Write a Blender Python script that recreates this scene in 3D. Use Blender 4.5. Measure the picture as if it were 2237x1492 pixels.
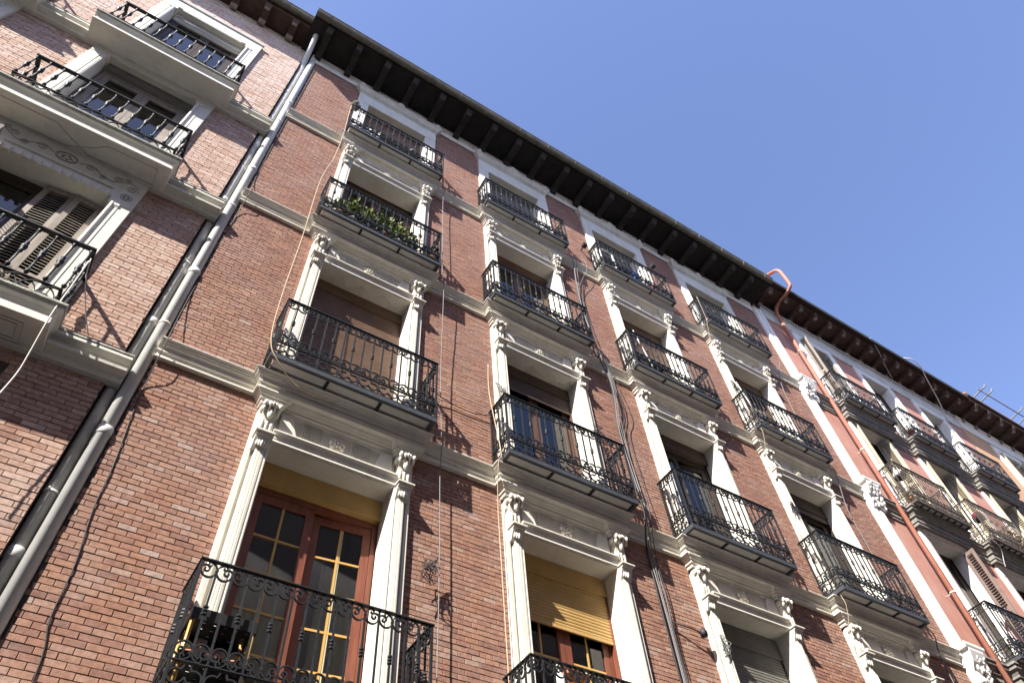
import bpy, math, random
from mathutils import Vector, Matrix
random.seed(7)
R = math.radians
sc = bpy.context.scene
for o in list(bpy.data.objects):
    bpy.data.objects.remove(o)
C = sc.collection

# ------------------------------------------------------------------ camera
cam_d = bpy.data.cameras.new('camera'); cam = bpy.data.objects.new('camera', cam_d); C.objects.link(cam)
YAW, PITCH, ROLL = R(36.8875), R(53.7021), R(-5.9867)
fwd = Vector((math.sin(YAW)*math.cos(PITCH), math.cos(YAW)*math.cos(PITCH), math.sin(PITCH)))
rt = Vector((math.cos(YAW), -math.sin(YAW), 0)); up = rt.cross(fwd)
r2 = rt*math.cos(ROLL) + up*math.sin(ROLL); u2 = -rt*math.sin(ROLL) + up*math.cos(ROLL)
m = Matrix((r2, u2, -fwd)).transposed().to_4x4(); m.translation = Vector((0, -5.6, 1.6))
cam.matrix_world = m
cam_d.sensor_width = 36.0; cam_d.lens = 1594.89/2237*36; cam_d.clip_end = 2000; cam_d.clip_start = .05
sc.camera = cam

# ------------------------------------------------------------------ sky, sun, exposure
SUN = Vector((-0.73, -0.42, 0.80)).normalized()          # towards the sun
w = bpy.data.worlds.new('World'); sc.world = w; w.use_nodes = True
nt = w.node_tree; bg = nt.nodes['Background']
sky = nt.nodes.new('ShaderNodeTexSky'); sky.sky_type = 'NISHITA'; sky.sun_disc = False
sky.sun_elevation = math.asin(SUN.z); sky.sun_rotation = math.atan2(SUN.x, SUN.y)
sky.altitude = 650; sky.air_density = 1.25; sky.dust_density = 1.2; sky.ozone_density = 3.0
wb = nt.nodes.new('ShaderNodeMix'); wb.data_type = 'RGBA'; wb.blend_type = 'MULTIPLY'; wb.inputs[0].default_value = 1; wb.inputs[7].default_value = (1.10, .985, 1.12, 1)   # white balance
nt.links.new(sky.outputs[0], wb.inputs[6]); nt.links.new(wb.outputs[2], bg.inputs[0]); bg.inputs[1].default_value = 0.105
sl = bpy.data.lights.new('sun', 'SUN'); sl.energy = 5.0; sl.angle = R(.53); sl.color = (1, .945, .86)
so = bpy.data.objects.new('sun', sl); C.objects.link(so)
so.rotation_euler = SUN.to_track_quat('Z', 'Y').to_euler(); so.location = (0, -10, 40)
sc.view_settings.view_transform = 'Standard'; sc.view_settings.look = 'None'
sc.view_settings.exposure = 1.36; sc.view_settings.gamma = 1
sc.render.resolution_x = 1024; sc.render.resolution_y = 682
sc.cycles.max_bounces = 6; sc.cycles.diffuse_bounces = 4; sc.cycles.transparent_max_bounces = 8

# ------------------------------------------------------------------ materials
MATS = {}
def nodes_of(name):
    mt = bpy.data.materials.new(name); mt.use_nodes = True
    t = mt.node_tree; b = t.nodes['Principled BSDF']
    MATS[name] = mt
    return mt, t, b
def N(t, typ, **kw):
    n = t.nodes.new(typ)
    for k, v in kw.items(): setattr(n, k, v)
    return n
def ramp(t, stops):
    r = t.nodes.new('ShaderNodeValToRGB'); e = r.color_ramp.elements
    e[0].position, e[0].color = stops[0][0], (*stops[0][1], 1)
    e[1].position, e[1].color = stops[-1][0], (*stops[-1][1], 1)
    for p, c in stops[1:-1]:
        x = e.new(p); x.color = (*c, 1)
    return r
def surf(name, a, b, scale=3.0, rough=.8, bump=.0, bscale=60., stain=None, stain_amt=.5, stretch=(1, 1, 1), spec=.3, metal=0., detail=5):
    """base colour mottled between a and b; optional dark stain pattern and fine relief"""
    mt, t, p = nodes_of(name)
    geo = N(t, 'ShaderNodeNewGeometry'); mp = N(t, 'ShaderNodeMapping'); mp.inputs['Scale'].default_value = stretch
    t.links.new(geo.outputs['Position'], mp.inputs[0])
    nz = N(t, 'ShaderNodeTexNoise'); nz.inputs['Scale'].default_value = scale; nz.inputs['Detail'].default_value = detail
    nz.inputs['Roughness'].default_value = .65
    t.links.new(mp.outputs[0], nz.inputs['Vector'])
    rp = ramp(t, [(.3, a), (.7, b)]); t.links.new(nz.outputs[0], rp.inputs[0])
    col = rp.outputs[0]
    if stain:
        m2 = N(t, 'ShaderNodeMapping'); m2.inputs['Scale'].default_value = (6, 6, .7)
        t.links.new(geo.outputs['Position'], m2.inputs[0])
        n2 = N(t, 'ShaderNodeTexNoise'); n2.inputs['Scale'].default_value = 1.4; n2.inputs['Detail'].default_value = 7
        n2.inputs['Roughness'].default_value = .7
        t.links.new(m2.outputs[0], n2.inputs['Vector'])
        r3 = ramp(t, [(.50, (0, 0, 0)), (.74, (stain_amt,)*3)]); t.links.new(n2.outputs[0], r3.inputs[0])
        mx = N(t, 'ShaderNodeMix', data_type='RGBA'); mx.inputs[7].default_value = (*stain, 1)
        t.links.new(r3.outputs[0], mx.inputs[0]); t.links.new(col, mx.inputs[6]); col = mx.outputs[2]
    t.links.new(col, p.inputs['Base Color'])
    p.inputs['Roughness'].default_value = rough; p.inputs['Specular IOR Level'].default_value = spec; p.inputs['Metallic'].default_value = metal
    if bump:
        n4 = N(t, 'ShaderNodeTexNoise'); n4.inputs['Scale'].default_value = bscale; n4.inputs['Detail'].default_value = 4
        t.links.new(geo.outputs['Position'], n4.inputs['Vector'])
        bm = N(t, 'ShaderNodeBump'); bm.inputs['Strength'].default_value = bump; bm.inputs['Distance'].default_value = .01
        t.links.new(n4.outputs[0], bm.inputs['Height']); t.links.new(bm.outputs[0], p.inputs['Normal'])
    return mt
def brickmat(name, stops, dust, dustamt):
    mt, t, p = nodes_of(name)
    g = N(t, 'ShaderNodeAttribute', attribute_name='tone'); o = N(t, 'ShaderNodeAttribute', attribute_name='tone', attribute_type='OBJECT')
    ad = N(t, 'ShaderNodeMath', operation='ADD'); t.links.new(g.outputs['Fac'], ad.inputs[0]); t.links.new(o.outputs['Fac'], ad.inputs[1])
    rp = ramp(t, stops); t.links.new(ad.outputs[0], rp.inputs[0])
    geo = N(t, 'ShaderNodeNewGeometry')
    # weathering: pale bloom in broad patches and narrow runs
    nz = N(t, 'ShaderNodeTexNoise'); nz.inputs['Scale'].default_value = 1.3; nz.inputs['Detail'].default_value = 8; nz.inputs['Roughness'].default_value = .75
    t.links.new(geo.outputs['Position'], nz.inputs['Vector'])
    r1 = ramp(t, [(.42, (0, 0, 0)), (.78, (dustamt,)*3)]); t.links.new(nz.outputs[0], r1.inputs[0])
    mp = N(t, 'ShaderNodeMapping'); mp.inputs['Scale'].default_value = (16, 1, 1.1); t.links.new(geo.outputs['Position'], mp.inputs[0])
    n2 = N(t, 'ShaderNodeTexNoise'); n2.inputs['Scale'].default_value = 1.5; n2.inputs['Detail'].default_value = 3; t.links.new(mp.outputs[0], n2.inputs['Vector'])
    r2_ = ramp(t, [(.68, (0, 0, 0)), (.80, (.45, .45, .45))]); t.links.new(n2.outputs[0], r2_.inputs[0])
    mxm = N(t, 'ShaderNodeMath', operation='MAXIMUM'); t.links.new(r1.outputs[0], mxm.inputs[0]); t.links.new(r2_.outputs[0], mxm.inputs[1])
    mx = N(t, 'ShaderNodeMix', data_type='RGBA'); mx.inputs[7].default_value = (*dust, 1)
    t.links.new(mxm.outputs[0], mx.inputs[0]); t.links.new(rp.outputs[0], mx.inputs[6])
    # fine grain within each brick
    n3 = N(t, 'ShaderNodeTexNoise'); n3.inputs['Scale'].default_value = 22; n3.inputs['Detail'].default_value = 5; t.links.new(geo.outputs['Position'], n3.inputs['Vector'])
    r4 = ramp(t, [(.25, (.72, .72, .72)), (.75, (1.22, 1.22, 1.22))]); t.links.new(n3.outputs[0], r4.inputs[0])
    ml = N(t, 'ShaderNodeMix', data_type='RGBA', blend_type='MULTIPLY'); ml.inputs[0].default_value = 1
    t.links.new(mx.outputs[2], ml.inputs[6]); t.links.new(r4.outputs[0], ml.inputs[7])
    t.links.new(ml.outputs[2], p.inputs['Base Color'])
    p.inputs['Roughness'].default_value = .85; p.inputs['Specular IOR Level'].default_value = .2
    n4 = N(t, 'ShaderNodeTexNoise'); n4.inputs['Scale'].default_value = 90; t.links.new(geo.outputs['Position'], n4.inputs['Vector'])
    bm = N(t, 'ShaderNodeBump'); bm.inputs['Strength'].default_value = .5; bm.inputs['Distance'].default_value = .006
    t.links.new(n4.outputs[0], bm.inputs['Height']); t.links.new(bm.outputs[0], p.inputs['Normal'])
    return mt
def plain(name, c, rough=.6, spec=.4, metal=0):
    mt, t, p = nodes_of(name)
    p.inputs['Base Color'].default_value = (*c, 1); p.inputs['Roughness'].default_value = rough
    p.inputs['Specular IOR Level'].default_value = spec; p.inputs['Metallic'].default_value = metal
    return mt
def glassmat(name, tint, refl=1.5):
    mt = bpy.data.materials.new(name); mt.use_nodes = True; t = mt.node_tree; MATS[name] = mt
    t.nodes.remove(t.nodes['Principled BSDF']); out = t.nodes['Material Output']
    tr = N(t, 'ShaderNodeBsdfTransparent'); tr.inputs[0].default_value = (*tint, 1)
    gl = N(t, 'ShaderNodeBsdfGlossy'); gl.inputs['Roughness'].default_value = .015; gl.inputs['Color'].default_value = (1, 1, 1, 1)
    fr = N(t, 'ShaderNodeFresnel'); fr.inputs[0].default_value = refl
    mx = N(t, 'ShaderNodeMixShader'); t.links.new(fr.outputs[0], mx.inputs[0]); t.links.new(tr.outputs[0], mx.inputs[1]); t.links.new(gl.outputs[0], mx.inputs[2])
    t.links.new(mx.outputs[0], out.inputs[0])
    return mt

brickmat('brick', [(0, (.17, .092, .072)), (.25, (.245, .130, .098)), (.5, (.285, .150, .108)), (.68, (.325, .175, .116)), (.85, (.34, .210, .160)), (1, (.38, .285, .24))], (.39, .30, .265), .52)
brickmat('pale_brick', [(0, (.22, .12, .09)), (.3, (.37, .22, .16)), (.6, (.45, .30, .23)), (.85, (.53, .39, .32)), (1, (.60, .48, .41))], (.62, .53, .48), .62)
surf('mortar', (.055, .042, .038), (.10, .078, .066), 9, .95)
surf('cream', (.59, .56, .49), (.70, .675, .605), 2.5, .75, .25, 45, stain=(.42, .37, .29), stain_amt=.40)
surf('cream_old', (.50, .47, .40), (.66, .62, .54), 4, .8, .3, 40, stain=(.30, .27, .21), stain_amt=.5)
surf('left_cream', (.60, .585, .52), (.70, .685, .61), 2.2, .8, .25, 45, stain=(.40, .38, .32), stain_amt=.45)
surf('moss_stone', (.20, .20, .17), (.50, .49, .43), 14, .95, .6, 50)
surf('white_trim', (.68, .67, .63), (.82, .81, .78), 3, .75, .2, 50, stain=(.42, .40, .37), stain_amt=.6)
surf('grey_trim', (.17, .16, .14), (.30, .285, .255), 5, .85, .3, 50, stain=(.16, .15, .13), stain_amt=.7)
surf('pink_stucco', (.38, .165, .12), (.47, .27, .22), 1.3, .9, .25, 70, stain=(.50, .36, .31), stain_amt=.6)
surf('orange_stucco', (.44, .255, .14), (.52, .34, .21), 1.3, .9, .2, 70, stain=(.42, .25, .15), stain_amt=.4)
surf('iron', (.010, .011, .013), (.024, .026, .030), 30, .55, .15, 90, spec=.28)
surf('iron_fascia', (.035, .040, .046), (.060, .066, .074), 12, .5, .2, 40, stain=(.06, .05, .045), stain_amt=.8, spec=.4)
surf('old_iron', (.04, .034, .028), (.10, .08, .06), 20, .6, .2, 80, spec=.4)
surf('slab_tile', (.46, .45, .43), (.56, .55, .53), 4, .8)
surf('eave_bracket', (.022, .020, .018), (.042, .037, .033), 6, .8, .2, 40)
surf('frieze_white', (.46, .46, .46), (.66, .655, .64), 2, .85, .2, 50, stain=(.25, .24, .23), stain_amt=.7)
surf('eave_wood', (.012, .011, .010), (.024, .021, .019), 6, .8, .2, 40)
surf('eave_brown', (.052, .032, .024), (.095, .060, .046), 6, .8, .2, 40)
surf('bracket_pale', (.16, .13, .11), (.30, .26, .22), 9, .85)
surf('gutter', (.085, .080, .062), (.165, .155, .120), 7, .6, .1, 30, stain=(.03, .028, .022), stain_amt=.6)
surf('zinc_pipe', (.52, .52, .50), (.64, .635, .61), 5, .5, .05, 30, stain=(.30, .28, .25), stain_amt=.35, spec=.4)
surf('red_pipe', (.33, .125, .080), (.41, .18, .125), 4, .6, spec=.3, stain=(.46, .31, .26), stain_amt=.5)
surf('redwood', (.135, .040, .022), (.21, .070, .040), 9, .45, stretch=(3, 3, .4), spec=.45)
surf('brownwood', (.075, .040, .024), (.125, .070, .045), 9, .5, stretch=(3, 3, .4), spec=.4)
surf('darkwood', (.030, .020, .015), (.055, .038, .028), 9, .5, stretch=(3, 3, .4))
surf('greywood', (.20, .17, .145), (.33, .29, .25), 9, .7, stretch=(3, 3, .4), stain=(.12, .10, .085), stain_amt=.5)
surf('white_paint', (.60, .59, .55), (.70, .69, .65), 6, .55)
surf('ochre_shutter', (.40, .25, .085), (.47, .31, .12), 5, .5, spec=.4)
surf('brown_shutter', (.125, .074, .046), (.175, .108, .070), 5, .5, spec=.4)
surf('grey_shutter', (.12, .115, .10), (.19, .18, .165), 5, .5, spec=.4)
surf('dark_shutter', (.055, .035, .025), (.09, .06, .045), 5, .5, spec=.4)
surf('cream_shutter', (.42, .365, .26), (.52, .46, .34), 7, .65, stain=(.38, .28, .15), stain_amt=.5)
surf('mauve_shutter', (.19, .135, .115), (.27, .20, .175), 7, .65, stain=(.12, .085, .07), stain_amt=.5)
plain('gold_bar', (.50, .30, .09), .4)
plain('curtain', (.50, .48, .40), .9); plain('olive_curtain', (.48, .46, .34), .9); plain('grey_curtain', (.28, .26, .24), .9)
plain('amber_curtain', (.16, .085, .02), .9)
plain('interior', (.018, .015, .013), .95, .1)  # near-black colour stands in for the shade of unlit rooms
glassmat('glass', (.88, .90, .88), 1.62)
plain('cable_black', (.02, .02, .022), .6); plain('cable_grey', (.17, .17, .17), .6); plain('cord_tan', (.46, .36, .25), .9)
plain('tube_white', (.60, .58, .52), .6)
surf('leaf', (.07, .12, .015), (.24, .29, .045), 14, .55, spec=.35)
surf('leaf_dark', (.02, .05, .012), (.06, .11, .025), 14, .55, spec=.35)
surf('dry_leaf', (.16, .11, .05), (.30, .21, .11), 14, .8)
surf('terracotta', (.33, .12, .055), (.45, .19, .10), 10, .8)
plain('white_pot', (.62, .62, .60), .5); plain('black_plastic', (.012, .011, .011), .5)
plain('blue_cloth', (.02, .12, .50), .9); plain('red_cloth', (.42, .04, .03), .9); plain('white_cloth', (.70, .70, .68), .9)
plain('yellow_cloth', (.50, .62, .05), .9); plain('pink_cloth', (.62, .38, .38), .9); plain('maroon_cloth', (.13, .015, .03), .9)
plain('green_cloth', (.03, .22, .10), .8)
plain('lamp_white', (.62, .62, .62), .4)
surf('roof_tile', (.30, .12, .07), (.38, .19, .12), 9, .85)
surf('paving', (.19, .175, .155), (.26, .245, .22), 2, .9)
surf('asphalt', (.045, .045, .047), (.065, .064, .062), 20, .9)
surf('plinth_stone', (.28, .27, .25), (.38, .36, .33), 8, .85, .2, 60)
surf('facing_render', (.46, .42, .35), (.56, .52, .44), .6, .9)

# ------------------------------------------------------------------ mesh builder
class MB:
    def __init__(s): s.v = []; s.f = []; s.sm = []; s.tone = []
    def add(s, vs, fs, smooth=False, tone=None):
        b = len(s.v); s.v += vs
        for f in fs:
            s.f.append(tuple(b+i for i in f)); s.sm.append(smooth)
            if tone is not None: s.tone.append(tone)
        return s
    def box(s, x0, x1, y0, y1, z0, z1, smooth=False):
        return s.add([(x0,y0,z0),(x1,y0,z0),(x1,y1,z0),(x0,y1,z0),(x0,y0,z1),(x1,y0,z1),(x1,y1,z1),(x0,y1,z1)],
                     [(0,3,2,1),(4,5,6,7),(0,1,5,4),(1,2,6,5),(2,3,7,6),(3,0,4,7)])
    def extr_x(s, prof, x0, x1):             # closed polygon of (y,z)
        n = len(prof); vs = [(x0, y, z) for y, z in prof] + [(x1, y, z) for y, z in prof]
        fs = [(i, (i+1) % n, n+(i+1) % n, n+i) for i in range(n)] + [tuple(range(n))[::-1], tuple(range(n, 2*n))]
        return s.add(vs, fs)
    def extr_y(s, prof, y0, y1):             # closed polygon of (x,z)
        n = len(prof); vs = [(x, y0, z) for x, z in prof] + [(x, y1, z) for x, z in prof]
        fs = [(i, (i+1) % n, n+(i+1) % n, n+i) for i in range(n)] + [tuple(range(n))[::-1], tuple(range(n, 2*n))]
        return s.add(vs, fs)
    def extr_z(s, prof, z0, z1):             # closed polygon of (x,y)
        n = len(prof); vs = [(x, y, z0) for x, y in prof] + [(x, y, z1) for x, y in prof]
        fs = [(i, (i+1) % n, n+(i+1) % n, n+i) for i in range(n)] + [tuple(range(n))[::-1], tuple(range(n, 2*n))]
        return s.add(vs, fs)
    def sweep(s, path, prof):                # moulding: plan path (x,y), profile (depth,z); outward is right of travel
        n = len(path); k = len(prof); vs = []
        nr = []
        for i in range(n-1):
            dx, dy = path[i+1][0]-path[i][0], path[i+1][1]-path[i][1]; l = math.hypot(dx, dy); nr.append((dy/l, -dx/l))
        for i in range(n):
            a = nr[max(i-1, 0)]; b = nr[min(i, n-2)]
            q = 1 + a[0]*b[0] + a[1]*b[1]; mx, my = (a[0]+b[0])/q, (a[1]+b[1])/q
            for d, z in prof: vs.append((path[i][0]+mx*d, path[i][1]+my*d, z))
        fs = []
        for i in range(n-1):
            for j in range(k-1):
                fs.append((i*k+j, (i+1)*k+j, (i+1)*k+j+1, i*k+j+1))
        fs.append(tuple(range(k))); fs.append(tuple((n-1)*k+j for j in range(k))[::-1])
        return s.add(vs, fs)
    def tube(s, pts, r, n=6, smooth=True, sq=None, rr=None):
        """tube along points; sq=(a,b) makes a flat rectangular bar in the plane normal (0,1,0)"""
        P = [Vector(p) for p in pts]; m_ = len(P); vs = []
        ref = Vector((0, 1, 0))
        for i in range(m_):
            t = (P[min(i+1, m_-1)]-P[max(i-1, 0)]).normalized()
            a = ref if abs(t.dot(ref)) < .95 else Vector((1, 0, 0))
            u = t.cross(a).normalized(); v_ = u.cross(t).normalized()
            if sq:
                for du, dv in ((-1,-1),(1,-1),(1,1),(-1,1)): vs.append(tuple(P[i]+u*du*sq[0]+v_*dv*sq[1]))
            else:
                q = rr[i] if rr else r
                for j in range(n):
                    an = 2*math.pi*j/n; vs.append(tuple(P[i]+u*q*math.cos(an)+v_*q*math.sin(an)))
        k = 4 if sq else n
        fs = [(i*k+j, i*k+(j+1) % k, (i+1)*k+(j+1) % k, (i+1)*k+j) for i in range(m_-1) for j in range(k)]
        s.add(vs, fs, smooth and not sq)
        b = len(s.v)-len(vs)
        s.f.append(tuple(b+j for j in range(k))[::-1]); s.sm.append(False)
        s.f.append(tuple(b+(m_-1)*k+j for j in range(k))); s.sm.append(False)
        return s
    def lathe(s, prof, cx=0, cy=0, n=8, smooth=True):   # prof (r,z) about vertical axis
        k = len(prof); vs = []
        for r, z in prof:
            for j in range(n):
                a = 2*math.pi*j/n; vs.append((cx+r*math.cos(a), cy+r*math.sin(a), z))
        fs = [(i*n+j, i*n+(j+1) % n, (i+1)*n+(j+1) % n, (i+1)*n+j) for i in range(k-1) for j in range(n)]
        fs += [tuple(range(n))[::-1], tuple((k-1)*n+j for j in range(n))]
        return s.add(vs, fs, smooth)
    def ball(s, c, r, n=8, m_=5):            # ellipsoid, r=(rx,ry,rz)
        vs = [(c[0], c[1], c[2]-r[2])]
        for i in range(1, m_):
            a = math.pi*i/m_ - math.pi/2
            for j in range(n):
                b = 2*math.pi*j/n
                vs.append((c[0]+r[0]*math.cos(a)*math.cos(b), c[1]+r[1]*math.cos(a)*math.sin(b), c[2]+r[2]*math.sin(a)))
        vs.append((c[0], c[1], c[2]+r[2])); t = len(vs)-1
        fs = [(0, 1+(j+1) % n, 1+j) for j in range(n)]
        for i in range(m_-2):
            fs += [(1+i*n+j, 1+i*n+(j+1) % n, 1+(i+1)*n+(j+1) % n, 1+(i+1)*n+j) for j in range(n)]
        fs += [(t, 1+(m_-2)*n+j, 1+(m_-2)*n+(j+1) % n) for j in range(n)]
        return s.add(vs, fs, True)
    def mesh(s, name, mat):
        me = bpy.data.meshes.new(name); me.from_pydata(s.v, [], s.f)
        me.polygons.foreach_set('use_smooth', s.sm)
        if s.tone and len(s.tone) == len(s.f):
            at = me.attributes.new('tone', 'FLOAT', 'FACE'); at.data.foreach_set('value', s.tone)
        me.materials.append(MATS[mat]); me.update()
        return me
WL = {}                                      # world location of every parent
def obj(name, me, parent=None, loc=(0, 0, 0), rot=None, scale=None):
    o = bpy.data.objects.new(name, me); C.objects.link(o)
    if parent is not None:
        o.parent = parent; q = WL[parent.name]; o.location = (loc[0]-q[0], loc[1]-q[1], loc[2]-q[2])
    else: o.location = loc
    if rot: o.rotation_euler = rot
    if scale: o.scale = scale
    WL[o.name] = tuple(loc)
    return o
def empty(name, parent=None, loc=(0, 0, 0)): return obj(name, None, parent, loc)
def tag(o, label=None, cat=None, group=None, kind=None):
    if label: o['label'] = label
    if cat: o['category'] = cat
    if group: o['group'] = group
    if kind: o['kind'] = kind
    return o
CACHE = {}
def cached(key, fn):
    if key not in CACHE: CACHE[key] = fn()
    return CACHE[key]

# ------------------------------------------------------------------ ground
g = MB().box(-150, 150, -150, 150, -.3, 0); o = tag(obj('ground', g.mesh('ground', 'asphalt')), kind='structure')
g = MB().box(-60, 60, -1.9, .3, .004, .13); tag(obj('pavement', g.mesh('pavement', 'paving')), kind='structure')

# ------------------------------------------------------------------ bricks
def intervals(x0, x1, z0, z1, holes):
    iv = [(x0, x1)]
    for hx0, hx1, hz0, hz1 in holes:
        if hz1 <= z0+.004 or hz0 >= z1-.004: continue
        nv = []
        for a, b in iv:
            if hx1 <= a or hx0 >= b: nv.append((a, b)); continue
            if hx0 > a: nv.append((a, hx0))
            if hx1 < b: nv.append((hx1, b))
        iv = nv
    return iv
def brickwork(wall, x0, x1, z0, z1, holes, L, H, mat, near, tonefn):
    J = .0062; mb = MB(); full = []
    rnd = random.Random(int(x0*100)+5)
    row = 0; z = z0
    while z+H <= z1+.001:
        off = (row % 2)*L/2 + rnd.uniform(-.012, .012)
        for a, b in intervals(x0, x1, z, z+H, holes):
            if a == x0: a += rnd.uniform(-.012, .03)
            k = math.floor((a-off)/L)
            while k*L+off < b:
                p, q = max(k*L+off, a), min((k+1)*L+off, b); k += 1
                if q-p < .012: continue
                t = tonefn(rnd, (p+q)/2, z)
                d = rnd.uniform(-.0025, .003)
                if q-p > L-.001: full.append((p, z, d, t)); continue
                add_brick(mb, p+J/2, q-J/2, z+J/2, z+H-J/2, d, t)
        z += H; row += 1
    cx, cz = near
    full.sort(key=lambda e: (e[0]-cx)**2+(e[1]-cz)**2)
    me = MB(); add_brick(me, J/2, L-J/2, J/2, H-J/2, 0, None); me.tone = []
    me = me.mesh('brick', mat)
    for (p, zz, d, t) in full[:300]:
        o = obj('brick', me, wall, (p, d, zz)); o['tone'] = t
    for (p, zz, d, t) in full[300:]:
        add_brick(mb, p+J/2, p+L-J/2, zz+J/2, zz+H-J/2, d, t)
    tag(obj('brick_courses', mb.mesh('brick_courses', mat), wall, (0, 0, 0)), kind='stuff')
def add_brick(mb, x0, x1, z0, z1, d, t):
    y0, y1, c = -.002+d, .012, .0022
    vs = [(x0+c,y0,z0+c),(x1-c,y0,z0+c),(x1-c,y0,z1-c),(x0+c,y0,z1-c),
          (x0,y0+c,z0),(x1,y0+c,z0),(x1,y0+c,z1),(x0,y0+c,z1),(x0,y1,z0),(x1,y1,z0),(x1,y1,z1),(x0,y1,z1)]
    fs = [(0,1,2,3)]+[(i+4,(i+1)%4+4,(i+1)%4,i) for i in range(4)]+[(i+8,(i+1)%4+8,(i+1)%4+4,i+4) for i in range(4)]
    mb.add(vs, fs, False, t)
def backing(x0, x1, z0, z1, holes, y0=.008, y1=.24):
    """solid wall around rectangular openings"""
    zs = sorted({z0, z1} | {h[2] for h in holes} | {h[3] for h in holes}); zs = [z for z in zs if z0 <= z <= z1]
    mb = MB()
    for a, b in zip(zs, zs[1:]):
        for p, q in intervals(x0, x1, a, b, holes): mb.box(p, q, y0, y1, a, b)
    return mb

# ================================================================== MAIN BUILDING
XC = [1.658, 4.690, 7.661, 10.681]
ZT = {2: 7.10, 3: 10.74, 4: 14.26, 5: 17.63}           # top of opening
ZS = {2: 4.22, 3: 8.00, 4: 11.68, 5: 15.19}            # underside of balcony slab = top of string course
PB = {2: .47, 3: .40, 4: .37, 5: .36}                  # balcony projection
ZR = {2: 5.33, 3: 9.12, 4: 12.75, 5: 16.28}            # top rail
XL, XR = -.37, 12.84
main = tag(empty('brick_building', None, (6.2, 0, 0)), 'red brick apartment building with cream window surrounds and rows of black iron balconies', 'building', 'street front of apartment buildings')
holes, bholes = [], []
for x in XC:
    for f in (2, 3, 4, 5):
        fl = ZS[f]+.06
        holes.append((x-.72, x+.72, fl-.01, ZT[f]+.03))
        bholes.append((x-.90, x+.90, fl-.1, ZT[f]+.62) if f < 5 else (x-.945, x+.945, fl-.1, 18.2))
wall = obj('wall', backing(XL, XR, 0, 18.9, holes).mesh('wall', 'mortar'), main)
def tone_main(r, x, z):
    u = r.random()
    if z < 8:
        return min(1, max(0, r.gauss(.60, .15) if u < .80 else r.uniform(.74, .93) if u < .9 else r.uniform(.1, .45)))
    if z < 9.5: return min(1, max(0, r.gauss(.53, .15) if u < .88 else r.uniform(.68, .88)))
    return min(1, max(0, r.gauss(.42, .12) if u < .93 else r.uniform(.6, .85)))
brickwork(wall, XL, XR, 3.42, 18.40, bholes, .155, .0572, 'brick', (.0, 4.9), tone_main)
obj('plinth', MB().box(XL, XR, -.03, .006, .0, 3.40).mesh('plinth', 'plinth_stone'), main)
# solid block behind the windows, darkness of unlit rooms put into its colour
obj('interior', MB().box(XL+.02, XR-.02, .9, 7, .1, 18.6).mesh('interior', 'interior'), main)

# string courses, broken forward under every balcony
def course(zb, zt, xs, x0, x1, hw, s, mat, k=1.0):
    path = [(x0, 0)]
    for x in xs: path += [(x-hw, 0), (x-hw, -s), (x+hw, -s), (x+hw, 0)]
    path.append((x1, 0)); h = zt-zb
    pf = [(-.02, zb), (.052, zb), (.052, zb+.085*h), (.024, zb+.10*h), (.022, zb+.40*h), (.046, zb+.42*h), (.046, zb+.50*h), (.034, zb+.52*h), (.040, zb+.60*h),
          (.056, zb+.67*h), (.076, zb+.72*h), (.076, zb+.77*h), (.090, zb+.79*h), (.096, zb+.86*h), (.112, zb+.91*h), (.118*k, zb+.93*h), (.118*k, zt-.006), (.10, zt), (-.02, zt)]
    return MB().sweep(path, pf).mesh('string_course', mat)
for f in (2, 3, 4, 5):
    obj('string_course', course(ZS[f]-.255, ZS[f]-.003, XC, XL-.02, XR-.02, .96, .12, 'cream'), main)
obj('frieze_band', MB().extr_x([(.006, 18.40), (-.02, 18.40), (-.025, 18.44), (-.025, 18.70), (-.05, 18.74), (-.05, 18.80), (.006, 18.80)], XL-.03, XR-.002).mesh('frieze_band', 'white_trim'), main)

# ---- window surrounds
PIL = [(.69, .236), (.69, -.085), (.70, -.098), (.712, -.098), (.716, -.088), (.724, -.088), (.730, -.101), (.752, -.104), (.757, -.1005), (.762, -.104),
       (.784, -.104), (.789, -.1005), (.794, -.104), (.812, -.102), (.820, -.094), (.822, -.035), (.852, -.035), (.854, -.060), (.893, -.062), (.902, -.052), (.902, .006), (.80, .006), (.80, .236)]
def mirror(me_fn, sx):
    mb = me_fn()
    if sx < 0:
        mb.v = [(-x, y, z) for x, y, z in mb.v]; mb.f = [tuple(reversed(f)) for f in mb.f]
    return mb
def pilaster(H): return MB().extr_z(PIL, -H, 0)
def corbel():
    mb = MB().extr_x([(-.03, -.15), (-.10, -.15), (-.122, -.10), (-.145, -.045), (-.155, -.012), (-.175, -.008), (-.175, .018), (-.165, .024), (-.03, .024)], .706, .866)
    for k in range(5): mb.ball((.740+.023*k, -.122-.012*(2-abs(k-2)), -.080-.010*(2-abs(k-2))), (.014, .020, .050), 6, 5)
    mb.box(.690, .884, -.205, -.03, .018, .036)
    return mb
def shaft(z1):
    mb = MB().box(.712, .862, -.098, .006, .034, z1+.02)
    for x in (.738, .787, .836):
        mb.add([(x+.021*math.cos(a), -.098-.026*math.sin(a), z) for z in (.05, z1-.02) for a in [math.pi*i/6 for i in range(7)]],
               [(i, i+7, i+8, i+1) for i in range(6)] + [tuple(range(7))], True)
    mb.box(.853, .902, -.062, .006, 0, z1+.16)
    return mb
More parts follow.
